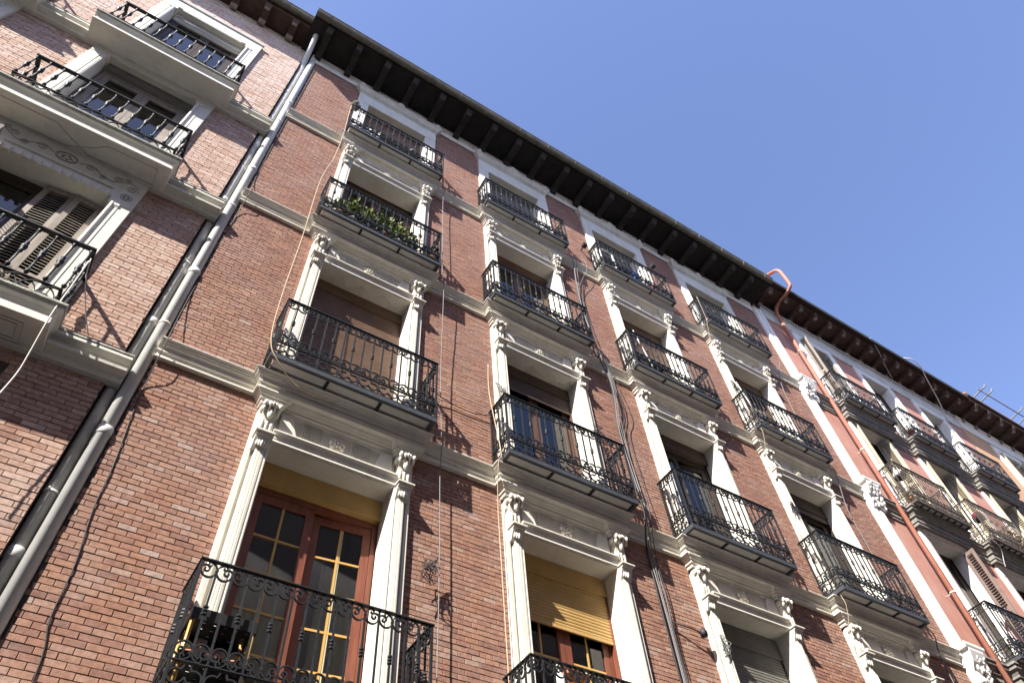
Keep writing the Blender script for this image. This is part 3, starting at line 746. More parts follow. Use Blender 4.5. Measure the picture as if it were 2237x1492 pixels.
def left_surround(x, f):
    zt = LZT[f]; H = zt-LZS[f]-.02; s = empty('window_surround', left, (x, 0, zt)); top = .40 if f > 3 else .565
    def jamb():
        mb = MB().extr_z([(.69, .236), (.69, -.04), (.70, -.075), (.725, -.082), (.735, -.07), (.74, -.055), (.775, -.055), (.778, -.062), (.80, -.062), (.803, -.055), (.93, -.055), (.93, .006), (.80, .006), (.80, .236)], -H, -.12)
        mb.extr_z([(.66, .236), (.66, -.045), (.665, -.06), (.93, -.06), (.93, .006), (.80, .006), (.80, .236)], -.12, .001)
        mb.extr_x([(-.058, -.20), (-.074, -.16), (-.074, -.12), (-.04, -.12), (-.04, -.20)], .72, .80)
        return mb
    for sx in (-1, 1): obj('jamb', cached(('lj', f, sx), lambda: mirror(jamb, sx).mesh('jamb', 'left_cream')), s, (x, 0, zt))
    def lin():
        mb = MB().extr_x([(.236, 0), (-.045, 0), (-.06, .01), (-.06, top-.02), (-.055, top), (.006, top), (.006, .22), (.236, .22)], -.93, .93)
        if f > 3:
            mb.extr_x([(-.03, -.045), (-.05, -.045), (-.056, -.03), (-.056, .001), (-.03, .001)], -.58, .58)
            mb.extr_x([(-.05, top-.06), (-.085, top-.05), (-.095, top-.02), (-.095, top+.01), (-.05, top+.01)], -.96, .96)
        return mb.mesh('lintel', 'left_cream')
    l = obj('lintel', cached(('ll', f), lin), s, (x, 0, zt))
    if f == 3:
        mb = MB().extr_x([(-.055, .15), (-.085, .155), (-.085, .178), (-.072, .182), (-.072, .198), (-.055, .202)], -.62, .62)
        obj('moulding', mb.mesh('moulding', 'left_cream'), l, (x, 0, zt))
        dm = MB().box(-.02, .02, -.080, -.03, -.028, .075).mesh('dentil', 'left_cream')
        for k in range(12): obj('dentil', dm, l, (x-.60+k*.109, 0, zt))
        # incised scrolls of the frieze, cut as shallow raised lines
        orn = MB(); rr = random.Random(2)
        def coil(cx, cz, r0, sg, turns=1.6):
            orn.tube([(cx+sg*r0*(1-.8*t)*math.cos(turns*2*math.pi*t), -.062, cz+r0*(1-.8*t)*math.sin(turns*2*math.pi*t)) for t in [i/22 for i in range(23)]], 0, sq=(.004, .003))
        for sg in (-1, 1):
            for cx, cz, r0 in ((.28, .37, .06), (.45, .30, .05), (.60, .40, .06), (.80, .30, .07), (.70, .46, .045)): coil(sg*cx, cz, r0, sg)
            orn.tube([(sg*(.15+.7*t), -.062, .36+.07*math.sin(t*9)) for t in [i/20 for i in range(21)]], 0, sq=(.004, .003))
        for r0 in (.10, .086): orn.tube([(r0*1.25*math.cos(2*math.pi*i/24), -.062, .37+r0*math.sin(2*math.pi*i/24)) for i in range(25)], 0, sq=(.004, .003))
        for k in range(5): orn.ball((.05*math.cos(k*1.256), -.06, .37+.04*math.sin(k*1.256)), (.025, .006, .022), 6, 4)
        obj('frieze_scrolls', orn.mesh('frieze_scrolls', 'grey_trim'), l, (x, 0, zt))
        ros = MB()
        for sx in (-1, 1):
            ros.tube([(sx*.80+.065*math.cos(2*math.pi*i/20), -.062, 0.09+.065*math.sin(2*math.pi*i/20)) for i in range(21)], 0, sq=(.004, .003))
            for k in range(6): ros.ball((sx*.80+.032*math.cos(k*1.047), -.061, 0.09+.032*math.sin(k*1.047)), (.016, .005, .016), 6, 4)
        obj('rosette', ros.mesh('rosette', 'grey_trim'), l, (x, 0, zt))
    return s
for i, x in enumerate(LX):
    for f in (3, 4, 5):
        if i == 1 and f == 3: continue
        left_surround(x, f); bb, slab = left_balcony(x, f)
        if f < 5:   # line pattern scratched into the soffit plaster
            zz = LZS[f]-.3015; z3 = zz
            mb = MB()
            def ln(pts): mb.tube([(x+a, b_, z3) for a, b_ in pts], 0, sq=(.005, .002))
            if f == 4:
                ln([(-.95, -.34), (-.25, -.34), (-.1, -.24), (.15, -.10), (.30, -.10), (.95, -.10), (.95, -.34), (.35, -.34), (.18, -.22), (-.10, -.09), (-.95, -.09), (-.95, -.34)])
            else:
                ln([(-.95, -.34), (.90, -.34), (.90, -.08), (-.95, -.08)]); ln([(-.95, -.30), (.85, -.30), (.85, -.12), (-.95, -.12)])
            obj('scratched_line', mb.mesh('scratched_line', 'grey_trim'), slab)
LS = {5: (.10, 0, 'white_paint', 'darkwood', (1, 1), False, (cc('amber_curtain'), cc('amber_curtain')), 0),
      4: (.16, 0, 'grey_shutter', 'greywood', (1, 1), False, (None, cc('grey_curtain', .7, 1)), 0)}
for f in (4, 5):
    for x in LX: window(left, x, LZT[f], LZT[f]-LZS[f]-.02, LS[f], hw=.66, y=.12)
obj('shutter_rod', MB().tube([(LX[0]-.55, .08, LZT[5]-.16), (LX[0]+.66, .08, LZT[5]-.16)], .016).mesh('shutter_rod', 'white_paint'), left)
obj('shutter_rod', MB().box(LX[0]-.66, LX[0]+.66, .12, .16, LZT[5]-.21, LZT[5]-.10).mesh('shutter_rod', 'white_paint'), left)
# third-floor window with folding louvred shutters
def louvre_leaf(w_, h, mat, rails=(.0, .33, .66, 1.0), pitch=.052):
    """shutter leaf, hinge edge at x=0, bottom z=0, thickness in y"""
    mb = MB(); st = .06
    mb.box(0, st, -.02, .02, 0, h); mb.box(w_-st, w_, -.02, .02, 0, h)
    for t in rails:
        z = min(max(t*h-.04, 0), h-.08); mb.box(st, w_-st, -.018, .018, z, z+.08)
    z = .09
    while z < h-.1:
        if all(abs(z-t*h) > .06 for t in rails):
            mb.add([(st-.004, -.017, z+.028), (w_-st+.004, -.017, z+.028), (w_-st+.004, .016, z), (st-.004, .016, z), (st-.004, -.017, z+.036), (w_-st+.004, -.017, z+.036), (w_-st+.004, .016, z+.008), (st-.004, .016, z+.008)],
                   [(0, 3, 2, 1), (4, 5, 6, 7), (0, 1, 5, 4), (1, 2, 6, 5), (2, 3, 7, 6), (3, 0, 4, 7)])
        z += pitch
    return mb
def glass_leaf(par, x0, x1, y, z0, z1, wood):
    e = empty('leaf', par, (x0, y, z0)); st = .07; w_, h = x1-x0, z1-z0
    mb = MB(); mb.box(0, st, 0, .04, 0, h); mb.box(w_-st, w_, 0, .04, 0, h); mb.box(st, w_-st, 0, .04, h-.08, h); mb.box(st, w_-st, 0, .04, 0, .3); mb.box(st, w_-st, .002, .038, h*.55, h*.55+.04)
    obj('leaf_frame', mb.mesh('leaf_frame', wood), e, (x0, y, z0))
    for a, b in ((.3, h*.55), (h*.55+.04, h-.08)): obj('pane', MB().box(st, w_-st, .018, .022, a, b).mesh('pane', 'glass'), e, (x0, y, z0))
x = LX[0]; zt = LZT[3]; H = zt-LZS[3]-.02
W3 = empty('window', left, (x, .2, zt))
obj('frame', MB().box(x-.66, x+.66, .24, .30, zt-.10, zt-.002).box(x-.66, x-.60, .24, .30, zt-H, zt-.10).box(x+.60, x+.66, .24, .30, zt-H, zt-.10).mesh('frame', 'darkwood'), W3)
glass_leaf(W3, x-.60, x-.02, .25, zt-H, zt-.1, 'darkwood'); glass_leaf(W3, x+.0, x+.58, .25, zt-H, zt-.1, 'darkwood')
for k, (hx, an, wd) in enumerate(((x+.64, 184, .31), (x+.335, 176, .34), (x-.635, -82, .34))):
    obj('louvred_shutter', louvre_leaf(wd, H-.06, 'greywood').mesh('louvred_shutter', 'greywood'), W3, (hx, .15 if k != 2 else -.02, zt-H+.03), (0, 0, R(an)))
def left_eave():
    eaves(left, LL, -.62, .56, 18.98, 19.24, .62, 'eave_brown', 'bracket_pale', True, .30)
    roof(left, LL, -.80, .50, 19.26)
left_eave()

# ================================================================== RIGHT BUILDING
RX = [15.13, 17.80, 20.50]
right = tag(empty('pink_stucco_building', None, (17.6, 0, 0)), 'pink stucco building with white pilaster and shuttered windows right of the brick one', 'building', 'street front of apartment buildings')
RL, RR = 12.845, 22.28
RZT = {5: 18.20, 4: 14.63, 3: 11.10, 2: 7.3}; RZS = {5: 15.03, 4: 11.62, 3: 8.05, 2: 4.3}; RZR = {5: 16.12, 4: 12.80, 3: 9.19}
def stucco_wall(par, x0, x1, xs, zt, zs, hw, ztop, mat):
    hs = [(x-hw-.03, x+hw+.03, zs[f]+.05, zt[f]+.03) for x in xs for f in (2, 3, 4, 5)]
    obj('wall', backing(x0, x1, 0, ztop, hs, 0, .24).mesh('wall', mat), par)
    obj('interior', MB().box(x0+.02, x1-.02, .9, 7, .1, ztop-.2).mesh('interior', 'interior'), par)
stucco_wall(right, RL, RR, RX, RZT, RZS, .62, 19.15, 'pink_stucco')
# corner pilaster with moulded strips, consoles at each cornice
obj('pilaster', MB().extr_z([(12.85, .0), (12.85, -.05), (12.88, -.075), (13.00, -.075), (13.01, -.055), (13.035, -.055), (13.045, -.085), (13.16, -.085), (13.17, -.06), (13.225, -.055), (13.225, .0)], 0, 18.62).mesh('pilaster', 'white_trim'), right)
for z in (15.18, 11.74, 7.95):
    mb = MB().extr_x([(-.05, -.55), (-.09, -.55), (-.13, -.42), (-.12, -.30), (-.19, -.16), (-.24, .02), (-.24, .14), (-.05, .14)], 12.90, 13.30)
    mb.sweep([(12.87, 0), (12.87, -.22), (13.34, -.22), (13.34, 0)], [(-.05, .06), (.02, .06), (.035, .10), (.035, .15), (-.05, .16)])
    rr = random.Random(int(z*10))
    for i in range(26):
        t = rr.random(); mb.ball((12.90+.40*rr.random(), -.10-.13*t, -.5+.6*t+rr.uniform(-.05, .05)), (.03+.03*rr.random(), .035, .035+.03*rr.random()), 6, 4)
    obj('console', mb.mesh('console', 'white_trim'), right, (0, 0, z))
def big_course(zt, xs, x0, x1, mat, hw=.86, s=.14):
    path = [(x0, 0)]
    for x in xs: path += [(x-hw, 0), (x-hw, -s), (x+hw, -s), (x+hw, 0)]
    path.append((x1, 0))
    return MB().sweep(path, [(-.02, zt-.42), (.03, zt-.42), (.03, zt-.36), (.05, zt-.35), (.05, zt-.25), (.08, zt-.235), (.08, zt-.20), (.10, zt-.15), (.14, zt-.11), (.14, zt-.05), (.165, zt-.045), (.165, zt-.004), (-.02, zt)]).mesh('string_course', mat)
for f in (3, 4, 5): obj('string_course', big_course(RZS[f]-.002, RX, 13.23, RR-.03, 'grey_trim'), right)
# top frieze with dentils
obj('frieze_band', MB().extr_x([(.0, 18.42), (-.03, 18.42), (-.05, 18.46), (-.05, 18.78), (-.08, 18.82), (-.08, 18.86), (0, 18.86)], 13.23, RR-.02).mesh('frieze_band', 'frieze_white'), right)
fr = obj('dentil_course', MB().box(13.23, RR-.02, -.085, 0, 18.863, 18.99).mesh('dentil_course', 'grey_trim'), right)
dm = MB().box(-.028, .028, -.125, -.08, 18.875, 18.96).mesh('dentil', 'frieze_white')
k = 0
while 13.30+k*.105 < RR-.1: obj('dentil', dm, fr, (13.30+k*.105, 0, 0)); k += 1
def right_surround(par, x, f, zt, H, mat):
    s = empty('window_surround', par, (x, 0, zt))
    plain_ = f == 5
    def jamb():
        return MB().extr_z([(.62, .236), (.62, -.03), (.64, -.05), (.66, -.05), (.665, -.04), (.69, -.04), (.70, -.065), (.80, -.065), (.82, -.04), (.82, .0), (.75, .0), (.75, .236)], -H, .0 if plain_ else .06)
    for sx in (-1, 1):
        obj('jamb', mirror(jamb, sx).mesh('jamb', mat), s, (x, 0, zt))
        if not plain_:
            mb = MB(); rr = random.Random(4)
            mb.box(.66, .86, -.15, 0, .50, .62); mb.extr_x([(-.04, .06), (-.07, .06), (-.10, .25), (-.14, .42), (-.14, .50), (-.04, .50)], .69, .82)
            for i in range(22):
                t = rr.random(); mb.ball((.69+.14*rr.random(), -.08-.06*t, .08+.42*t), (.02+.012*rr.random(), .025, .025), 6, 4)
            obj('console', mirror(lambda: mb, sx).mesh('console', 'white_trim'), s, (x, 0, zt))
    if plain_:
        obj('lintel', MB().extr_x([(.236, 0), (-.03, 0), (-.05, .02), (-.05, .22), (0, .22), (0, .2), (.236, .2)], -.82, .82).mesh('lintel', mat), s, (x, 0, zt))
    else:
        obj('lintel', MB().extr_x([(.236, 0), (-.04, 0), (-.06, .015), (-.06, .08), (-.10, .10), (-.10, .135), (-.05, .145), (-.05, .55), (0, .55), (0, .2), (.236, .2)], -.70, .70).mesh('lintel', mat), s, (x, 0, zt))
        mb = MB(); rr = random.Random(6)
        for i in range(16): mb.ball((rr.gauss(0, .06), -.07, .20+.13*rr.random()), (.022, .03, .022), 6, 4)
        mb.tube([(-.5+t, -.06, .19+.05*math.sin(t*14)) for t in [i/20 for i in range(21)]], 0, sq=(.012, .012))
        obj('garland', mb.mesh('garland', 'white_trim'), s, (x, 0, zt))
        mb = MB()
        for i in range(16): mb.extr_y([(-.62+i*.08, .36), (-.58+i*.08, .36), (-.56+i*.08, .40), (-.58+i*.08, .46), (-.62+i*.08, .46), (-.64+i*.08, .40)], -.085, -.05)
        obj('leaf_frieze', mb.mesh('leaf_frieze', 'grey_trim'), s, (x, 0, zt))
    return s
def far_window(par, x, zt, H, hw=.60):
    window(par, x, zt, H, (0, 0, 'grey_shutter', 'darkwood', (1, 1), False, no, 0), hw=hw)
def shutters(par, x, f, zt, H, mat, an=(90, 90), w_=.26, yo=-.11):
    e = empty('shutters', par, (x, 0, zt))
    me = cached(('lv', mat, round(H, 2)), lambda: louvre_leaf(w_, H-.12, mat, (0, .5, 1.0), .06).mesh('louvred_shutter', mat))
    obj('louvred_shutter', me, e, (x-.585, yo, zt-H+.03), (0, 0, R(an[0])))
    obj('louvred_shutter', me, e, (x+.585, yo, zt-H+.03), (0, 0, R(an[1])))
for i, x in enumerate(RX):
    for f in (3, 4, 5):
        if f == 3 and i == 2: continue
        H = RZT[f]-RZS[f]-.06
        right_surround(right, x, f, RZT[f], H, 'white_trim')
        far_window(right, x, RZT[f], H)
        b = empty('balcony', right, (x, 0, RZS[f]))
        im = 'old_iron' if f == 4 else 'iron'
        iron_slab(b, x, .93, .42, RZS[f], .06, 'iron_fascia' if f != 4 else 'old_iron', 8 if f == 4 else 3)
        railing(b, x, .93, .42, RZS[f]+.06, RZR[f], im, 8, 2, 'r')
        if f == 4: shutters(right, x, f, RZT[f], H, 'cream_shutter')
        if f == 3: shutters(right, x, f, RZT[f], H, 'mauve_shutter', (88, -97), yo=-.04)
        if f == 5 and i == 0: shutters(right, x, f, RZT[f], H, 'greywood', (-92, 90), .20, -.04)
eaves(right, XR+.13, RR+.1, .76, 19.16, 19.36, .62, 'eave_brown', 'bracket_pale', False, .3)
roof(right, XR+.13, RR+.1, .76, 19.36)
obj('eave_board', MB().box(XR+.13, RR+.1, -.80, -.74, 19.20, 19.372).mesh('eave_board', 'eave_wood'), right)

# far building beyond the pink one
FX = [24.62, 27.4]
far = tag(empty('orange_building', None, (26, 0, 0)), 'orange stucco building with white window frames at the far end of the row', 'building', 'street front of apartment buildings')
stucco_wall(far, 22.36, 32, FX, RZT, RZS, .62, 19.3, 'orange_stucco')
obj('frieze_band', MB().extr_x([(.0, 18.5), (-.05, 18.52), (-.05, 18.98), (-.10, 19.06), (-.10, 19.12), (0, 19.12)], 22.4, 32).mesh('frieze_band', 'white_trim'), far)
for i, x in enumerate(FX):
    for f in (4, 5):
        H = RZT[f]-RZS[f]-.06
        right_surround(far, x, f, RZT[f], H, 'white_trim'); far_window(far, x, RZT[f], H)
        b = empty('balcony', far, (x, 0, RZS[f])); iron_slab(b, x, .93, .42, RZS[f], .06); railing(b, x, .93, .42, RZS[f]+.06, RZR[f], 'iron', 8, 2, 'r')
        shutters(far, x, f, RZT[f], H, 'cream_shutter')
for f in (4, 5): obj('string_course', big_course(RZS[f]-.002, FX, 22.4, 32, 'grey_trim'), far)
eaves(far, RR+.14, 32, .86, 19.22, 19.5, .7, 'eave_brown', 'bracket_pale', False, .4)
roof(far, RR+.14, 32, .86, 19.5)

# ================================================================== PIPES AND CABLES
def smooth_path(pts, n=6):
    P = [Vector(p) for p in pts]; out = []
    for i in range(len(P)-1):
        p0, p1, p2, p3 = P[max(i-1, 0)], P[i], P[i+1], P[min(i+2, len(P)-1)]
        for k in range(n):
            t = k/n; out.append(.5*((2*p1)+(p2-p0)*t+(2*p0-5*p1+4*p2-p3)*t*t+(-p0+3*p1-3*p2+p3)*t**3))
    out.append(P[-1]); return [tuple(p) for p in out]
def pipe(label, pts, r, mat, collars, brackets=(), seg=10):
    e = tag(empty('downpipe', None, (pts[0][0], pts[0][1], 0)), label, 'pipe', 'downpipes on the street fronts')
    obj('tube', MB().tube(pts, r, 14).mesh('tube', mat), e)
    for z in collars:
        obj('collar', MB().lathe([(r+.001, z-.05), (r+.008, z-.045), (r+.008, z+.045), (r+.001, z+.05)], pts[0][0], pts[0][1], 14).mesh('collar', mat), e)
    for z in brackets:
        mb = MB().lathe([(r+.001, z-.014), (r+.006, z-.014), (r+.006, z+.014), (r+.001, z+.014)], pts[0][0], pts[0][1], 14)
        mb.tube([(pts[0][0], pts[0][1]+r, z), (pts[0][0]-.02, .0, z)], .008)
        obj('clamp', mb.mesh('clamp', 'tube_white'), e)
    return e
pipe('grey zinc downpipe running down from the elbow under the pale brick eave', [(-.578, .092, 0), (-.578, .092, 17.6)] + smooth_path([(-.578, .092, 17.8), (-.585, .02, 18.1), (-.60, -.25, 18.5), (-.615, -.46, 18.92), (-.62, -.56, 19.16)], 5), .058, 'zinc_pipe', (5.3, 8.35, 11.4, 14.4), (5.9, 9.6, 13.1, 16.2))
pipe('grey zinc downpipe along the left edge of the red brick wall', [(-.445, .012, 0), (-.445, .012, 18.4), (-.45, .012, 18.78)], .064, 'zinc_pipe', (6.62, 9.4, 12.5, 15.6), (8.3, 11.2, 14.6, 17.3))
rp = [(13.82, -.15, 0), (13.82, -.15, 18.3)] + smooth_path([(13.82, -.15, 18.5), (13.82, -.17, 18.8), (13.82, -.24, 19.0), (13.82, -.43, 19.10), (13.82, -.72, 19.14), (13.82, -.93, 19.24), (13.82, -.96, 19.45), (13.82, -.94, 20.0), (13.82, -.88, 20.22), (13.80, -.72, 20.32), (13.78, -.2, 20.5)], 5)
pipe('red painted downpipe with a crooked neck over the eave of the pink building', rp, .052, 'red_pipe', (), (17.0, 13.2, 9.4, 6.5))
def cable(label, pts, r, mat, name='cable', n=6, cat='cable', grp='cables hung on the street fronts'):
    return tag(obj(name, MB().tube(smooth_path(pts, n), r, 6).mesh(name, mat)), label, cat, grp)
base = [(5.97, 15.1), (5.95, 13.9), (5.99, 12.4), (6.10, 11.0), (6.11, 10.0), (6.14, 8.9), (6.09, 8.2), (6.08, 7.6), (6.07, 7.0), (6.07, 6.4), (6.08, 5.2), (6.08, 3.5)]
wob = random.Random(12)
lab = ['thick black cable of the bundle between the second and third balcony columns', 'grey cable twisted into the bundle right of the second balcony column', 'thin grey cable leaving the bundle under the top string course',
       'slack black cable bellying out of the bundle beside the third column', 'pale grey cable on the outside of the bundle near the second column']
for k in range(5):
    pts = [(x+wob.uniform(-.025, .025)+(k-2)*.018, -.05-.015*(k % 3) - (.11 if abs(z-8.2) < .45 or abs(z-11.0) < .3 or z > 14.9 else 0), z+wob.uniform(-.1, .1)) for x, z in base]
    if k == 2: pts = [(6.32, -.05, 15.7), (6.30, -.14, 15.05)]+pts[1:]
    if k == 3: pts = [(p[0]+(.10 if 8.6 < p[2] < 13 else .03), p[1]-.03, p[2]) for p in pts]
    cable(lab[k], pts, (.011, .008, .005, .0055, .005)[k], ('cable_black', 'cable_grey', 'cable_grey', 'cable_black', 'cable_grey')[k])
cable('tan cord hanging from the top corner balcony past the first column', [(.60, -.36, 16.2), (.59, -.39, 15.8), (.62, -.40, 14.6), (.60, -.42, 13.4), (.52, -.40, 12.4), (.55, -.41, 10.6), (.555, -.42, 9.1), (.60, -.42, 8.25), (.75, -.40, 7.95), (1.05, -.30, 7.80), (1.5, -.24, 7.86)], .007, 'cord_tan', 'cord')
cable('grey vertical wire just right of the first balcony column', [(2.79, -.26, 14.98), (2.80, -.14, 14.7), (2.81, -.14, 13.2), (2.82, -.16, 11.8), (2.83, -.20, 11.4), (2.85, -.14, 9.3), (2.87, -.17, 8.0), (2.88, -.13, 7.5), (2.905, -.12, 6.2), (2.9, -.12, 4.0)], .006, 'cable_grey')
cable('dark line of a thin cable and its shadow down the brickwork beside the grey downpipe', [(-.33, -.012, 18.0), (-.35, -.012, 14), (-.34, -.012, 12.2), (-.31, -.14, 11.6), (-.33, -.015, 11.0), (-.36, -.012, 9), (-.34, -.14, 7.9), (-.33, -.012, 7.3), (-.31, -.012, 6.94), (-.25, -.012, 6.31), (-.23, -.012, 5.81), (-.165, -.012, 5.29), (-.15, -.012, 4.83), (-.074, -.012, 4.41), (-.05, -.012, 3)], .0055, 'cable_black')  # solid black line, drawn for the thin cable and its cast shadow
cable('grey wire slanting down the wall right of the fourth balcony column', [(12.1, -.25, 15.3), (12.0, -.10, 14.8), (11.92, -.05, 14.05), (11.84, -.05, 12.3), (11.84, -.2, 11.6), (11.84, -.05, 10.7), (11.83, -.05, 9.7), (11.8, -.06, 8.6), (11.95, -.24, 8.0), (12.06, -.10, 7.6), (12.05, -.06, 6)], .009, 'cable_grey')
cable('tan cord dropping from the top balcony of the fourth column', [(9.63, -.36, 16.2), (9.62, -.34, 15.3), (9.62, -.28, 15.0), (9.70, -.12, 14.3), (9.73, -.08, 13.0), (9.70, -.30, 11.75), (9.71, -.28, 11.4), (9.74, -.08, 10.8), (9.74, -.07, 9.4), (9.70, -.28, 8.0), (9.71, -.26, 7.7), (9.74, -.07, 7.1), (9.74, -.06, 5)], .005, 'cord_tan', 'cord')
cable('cream cord draped over the string course of the second column', [(3.62, -.14, 10.0), (3.60, -.16, 9.3), (3.63, -.30, 8.1), (3.60, -.28, 7.9), (3.66, -.12, 7.4), (3.68, -.09, 6.3), (3.69, -.09, 4.0)], .007, 'cord_tan', 'cord')
cable('thin cream cord tied to the corner of the pale brick balcony', [(-1.31, -.44, 8.30), (-1.25, -.40, 8.05), (-1.12, -.24, 7.80), (-.96, -.10, 7.55), (-.90, -.06, 7.40)], .006, 'tube_white', 'cord')
cable('knotted cream rope hanging below the lowest pale brick balcony', [(-1.31, -.44, 8.25), (-1.29, -.45, 7.8), (-1.27, -.46, 7.3), (-1.24, -.36, 6.85), (-1.23, -.32, 6.65), (-1.24, -.31, 6.4), (-1.26, -.31, 6.1)], .007, 'tube_white', 'cord')
cable('white flexible hose hanging over the far eave of the pink building', [(19.1, -.62, 19.50), (19.35, -.88, 19.38), (19.75, -.88, 19.22), (20.05, -.72, 18.98), (20.75, -.40, 18.58), (21.12, -.17, 18.26), (21.25, -.06, 18.05)], .017, 'tube_white', 'hose', 6, 'hose', 'hoses on the pink building')
cable('thin grey wire hanging from the eave above the second pink window', [(17.5, -.81, 19.34), (17.9, -.66, 19.12), (18.45, -.40, 19.04), (19.1, -.14, 18.98)], .009, 'tube_white')
cable('pale hose looping below the middle balcony of the pink building', [(16.4, -.43, 11.60), (16.75, -.42, 11.52), (17.0, -.37, 11.44), (17.02, -.27, 11.2), (17.05, -.20, 11.06)], .010, 'tube_white', 'hose', 6, 'hose', 'hoses on the pink building')
cable('slack black wire between the first and second columns below the string course', [(2.62, -.12, 9.02), (2.95, -.05, 8.95), (3.35, -.03, 8.93), (3.62, -.05, 8.99), (3.72, -.09, 9.05)], .006, 'cable_black')
def tangle(label, x, z, seed, mat='cable_black', n=5, s=.16):
    r = random.Random(seed); mb = MB()
    for i in range(n):
        p = [(x+r.uniform(-s, s)*.6, -.11-.05*r.random(), z+r.uniform(-s, s)) for _ in range(6)]
        mb.tube(smooth_path(p, 4), .0045, 5)
    tag(obj('wire_tangle', mb.mesh('wire_tangle', mat)), label, 'wires', 'loose wires knotted on the pilasters')
tangle('tangled wires between the lowest window and the vertical grey wire', 2.78, 6.15, 3, n=6)
tangle('knot of loose wires on the right pilaster of the second column', 5.55, 9.55, 5)
tangle('knot of pale wires on the left pilaster of the second column', 3.83, 9.55, 6, 'cable_grey')
tangle('tangled wires on the left pilaster of the fourth column third floor', 9.85, 9.85, 8, n=7)
tangle('tangled wires on the upper left pilaster of the fourth column', 9.84, 13.2, 9, n=7)
tangle('wires bunched on the left pilaster of the lowest third window', 6.86, 6.45, 10, 'cable_grey')
lamp = tag(empty('spotlight', None, (6.55, -.1, 6.55)), 'small black spotlight on a thin arm beside the cable bundle', 'spotlight')
obj('arm', MB().tube([(6.12, -.04, 6.62), (6.4, -.09, 6.58), (6.55, -.10, 6.55)], .009).mesh('arm', 'cable_black'), lamp)
obj('head', MB().lathe([(.02, 6.50), (.045, 6.51), (.05, 6.56), (.03, 6.60), (.012, 6.62)], 6.57, -.11, 10).mesh('head', 'cable_black'), lamp)
for lb, (x, z) in {'small black bracket lamp on the wall left of the third top window': (6.42, 16.15), 'small black camera on the shaded wall right of the third top window': (8.72, 17.2)}.items():
    e = tag(empty('wall_lamp', None, (x, 0, z)), lb, 'lamp')
    obj('arm', MB().box(x-.012, x+.012, -.12, 0, z-.012, z+.012).mesh('arm', 'cable_black'), e)
    obj('head', MB().box(x-.05, x+.05, -.20, -.10, z-.04, z+.05).mesh('head', 'cable_black'), e)
# rusty rack of bent prongs sticking out over the far eave
an = tag(empty('metal_rack', None, (24.0, -1.1, 19.6)), 'rusty metal rack with bent prongs sticking out over the far eave', 'rack')
obj('boom', MB().tube([(22.75, -1.12, 19.60), (25.75, -1.12, 19.60)], .020).mesh('boom', 'grey_trim'), an)
pr = MB().tube(smooth_path([(0, -.78, 19.58), (0, -1.0, 19.62), (0, -1.22, 19.64), (.02, -1.30, 19.68), (.02, -1.33, 19.75)], 4), .024).mesh('prong', 'grey_trim')
for x in (22.95, 23.35, 25.05, 25.5): obj('prong', pr, an, (x, 0, 0))

# ================================================================== THINGS ON THE BALCONIES
def leaf_cluster(seed, n, sx, sy, sz, size, droop=.0, stems=5):
    r = random.Random(seed); mb = MB()
    for k in range(n):
        u, v_, t = r.gauss(0, .42), r.gauss(0, .42), r.random()
        c = Vector((u*sx, v_*sy, t*sz - droop*abs(u)*sz)); d = Vector((r.uniform(-1, 1), r.uniform(-1, .6), r.uniform(-.3, 1))).normalized()
        n_ = d.cross(Vector((r.uniform(-1, 1), r.uniform(-1, 1), r.uniform(-1, 1)))).normalized()
        L_ = size*r.uniform(.7, 1.4); wd = L_*.30; b_ = n_.cross(d)
        mb.add([tuple(c), tuple(c+d*L_*.5+n_*wd+b_*.008), tuple(c+d*L_), tuple(c+d*L_*.5-n_*wd+b_*.008)], [(0, 1, 2, 3)])
    return mb
def stems_mb(seed, sx, sy, sz, n=6):
    r = random.Random(seed); mb = MB()
    for k in range(n): mb.tube([(0, 0, -.05), (r.gauss(0, .2)*sx, r.gauss(0, .2)*sy, sz*.5), (r.gauss(0, .4)*sx, r.gauss(0, .4)*sy, sz*.9)], .004, 4)
    return mb
def pot_mb(r0, h): return MB().lathe([(r0*.68, 0), (r0*.95, h*.8), (r0*1.08, h*.8), (r0*1.08, h), (r0*.9, h), (r0*.85, h*.85)], 0, 0, 12)
def plant(label, x, y, z, seed, pot='terracotta', leaf='leaf', n=120, sp=(.16, .10, .32), size=.055, pr=.075, ph=.14, grp='potted plants on the balconies'):
    e = tag(empty('potted_plant', None, (x, y, z)), label, 'plant', grp)
    obj('pot', pot_mb(pr, ph).mesh('pot', pot), e, (x, y, z))
    obj('foliage', leaf_cluster(seed, n, *sp, size).mesh('foliage', leaf), e, (x, y, z+ph))
    obj('stems', stems_mb(seed, *sp).mesh('stems', 'leaf_dark'), e, (x, y, z+ph))
z4 = ZS[4]+.054
names4 = ['leafy green plant at the left corner of the planted balcony', 'second bushy plant from the left on the planted balcony', 'low trailing plant behind the second scroll bay of the planted balcony', 'bright green plant in the middle of the planted balcony',
          'tall light green plant right of the middle of the planted balcony', 'spreading plant near the right pilaster of the planted balcony', 'small dark plant at the right end of the planted balcony']
for k, (dx, n, s3, sz) in enumerate([(-.72, 110, .40, .07), (-.50, 230, .52, .075), (-.24, 190, .44, .075), (.02, 220, .56, .075), (.27, 210, .52, .075), (.50, 190, .44, .07), (.86, 50, .26, .06)]):
    plant(names4[k], XC[0]+dx, -.30, z4, 20+k, ['terracotta', 'white_pot', 'black_plastic'][k % 3], 'leaf' if k != 6 else 'leaf_dark', n, (.17, .09, s3), sz)
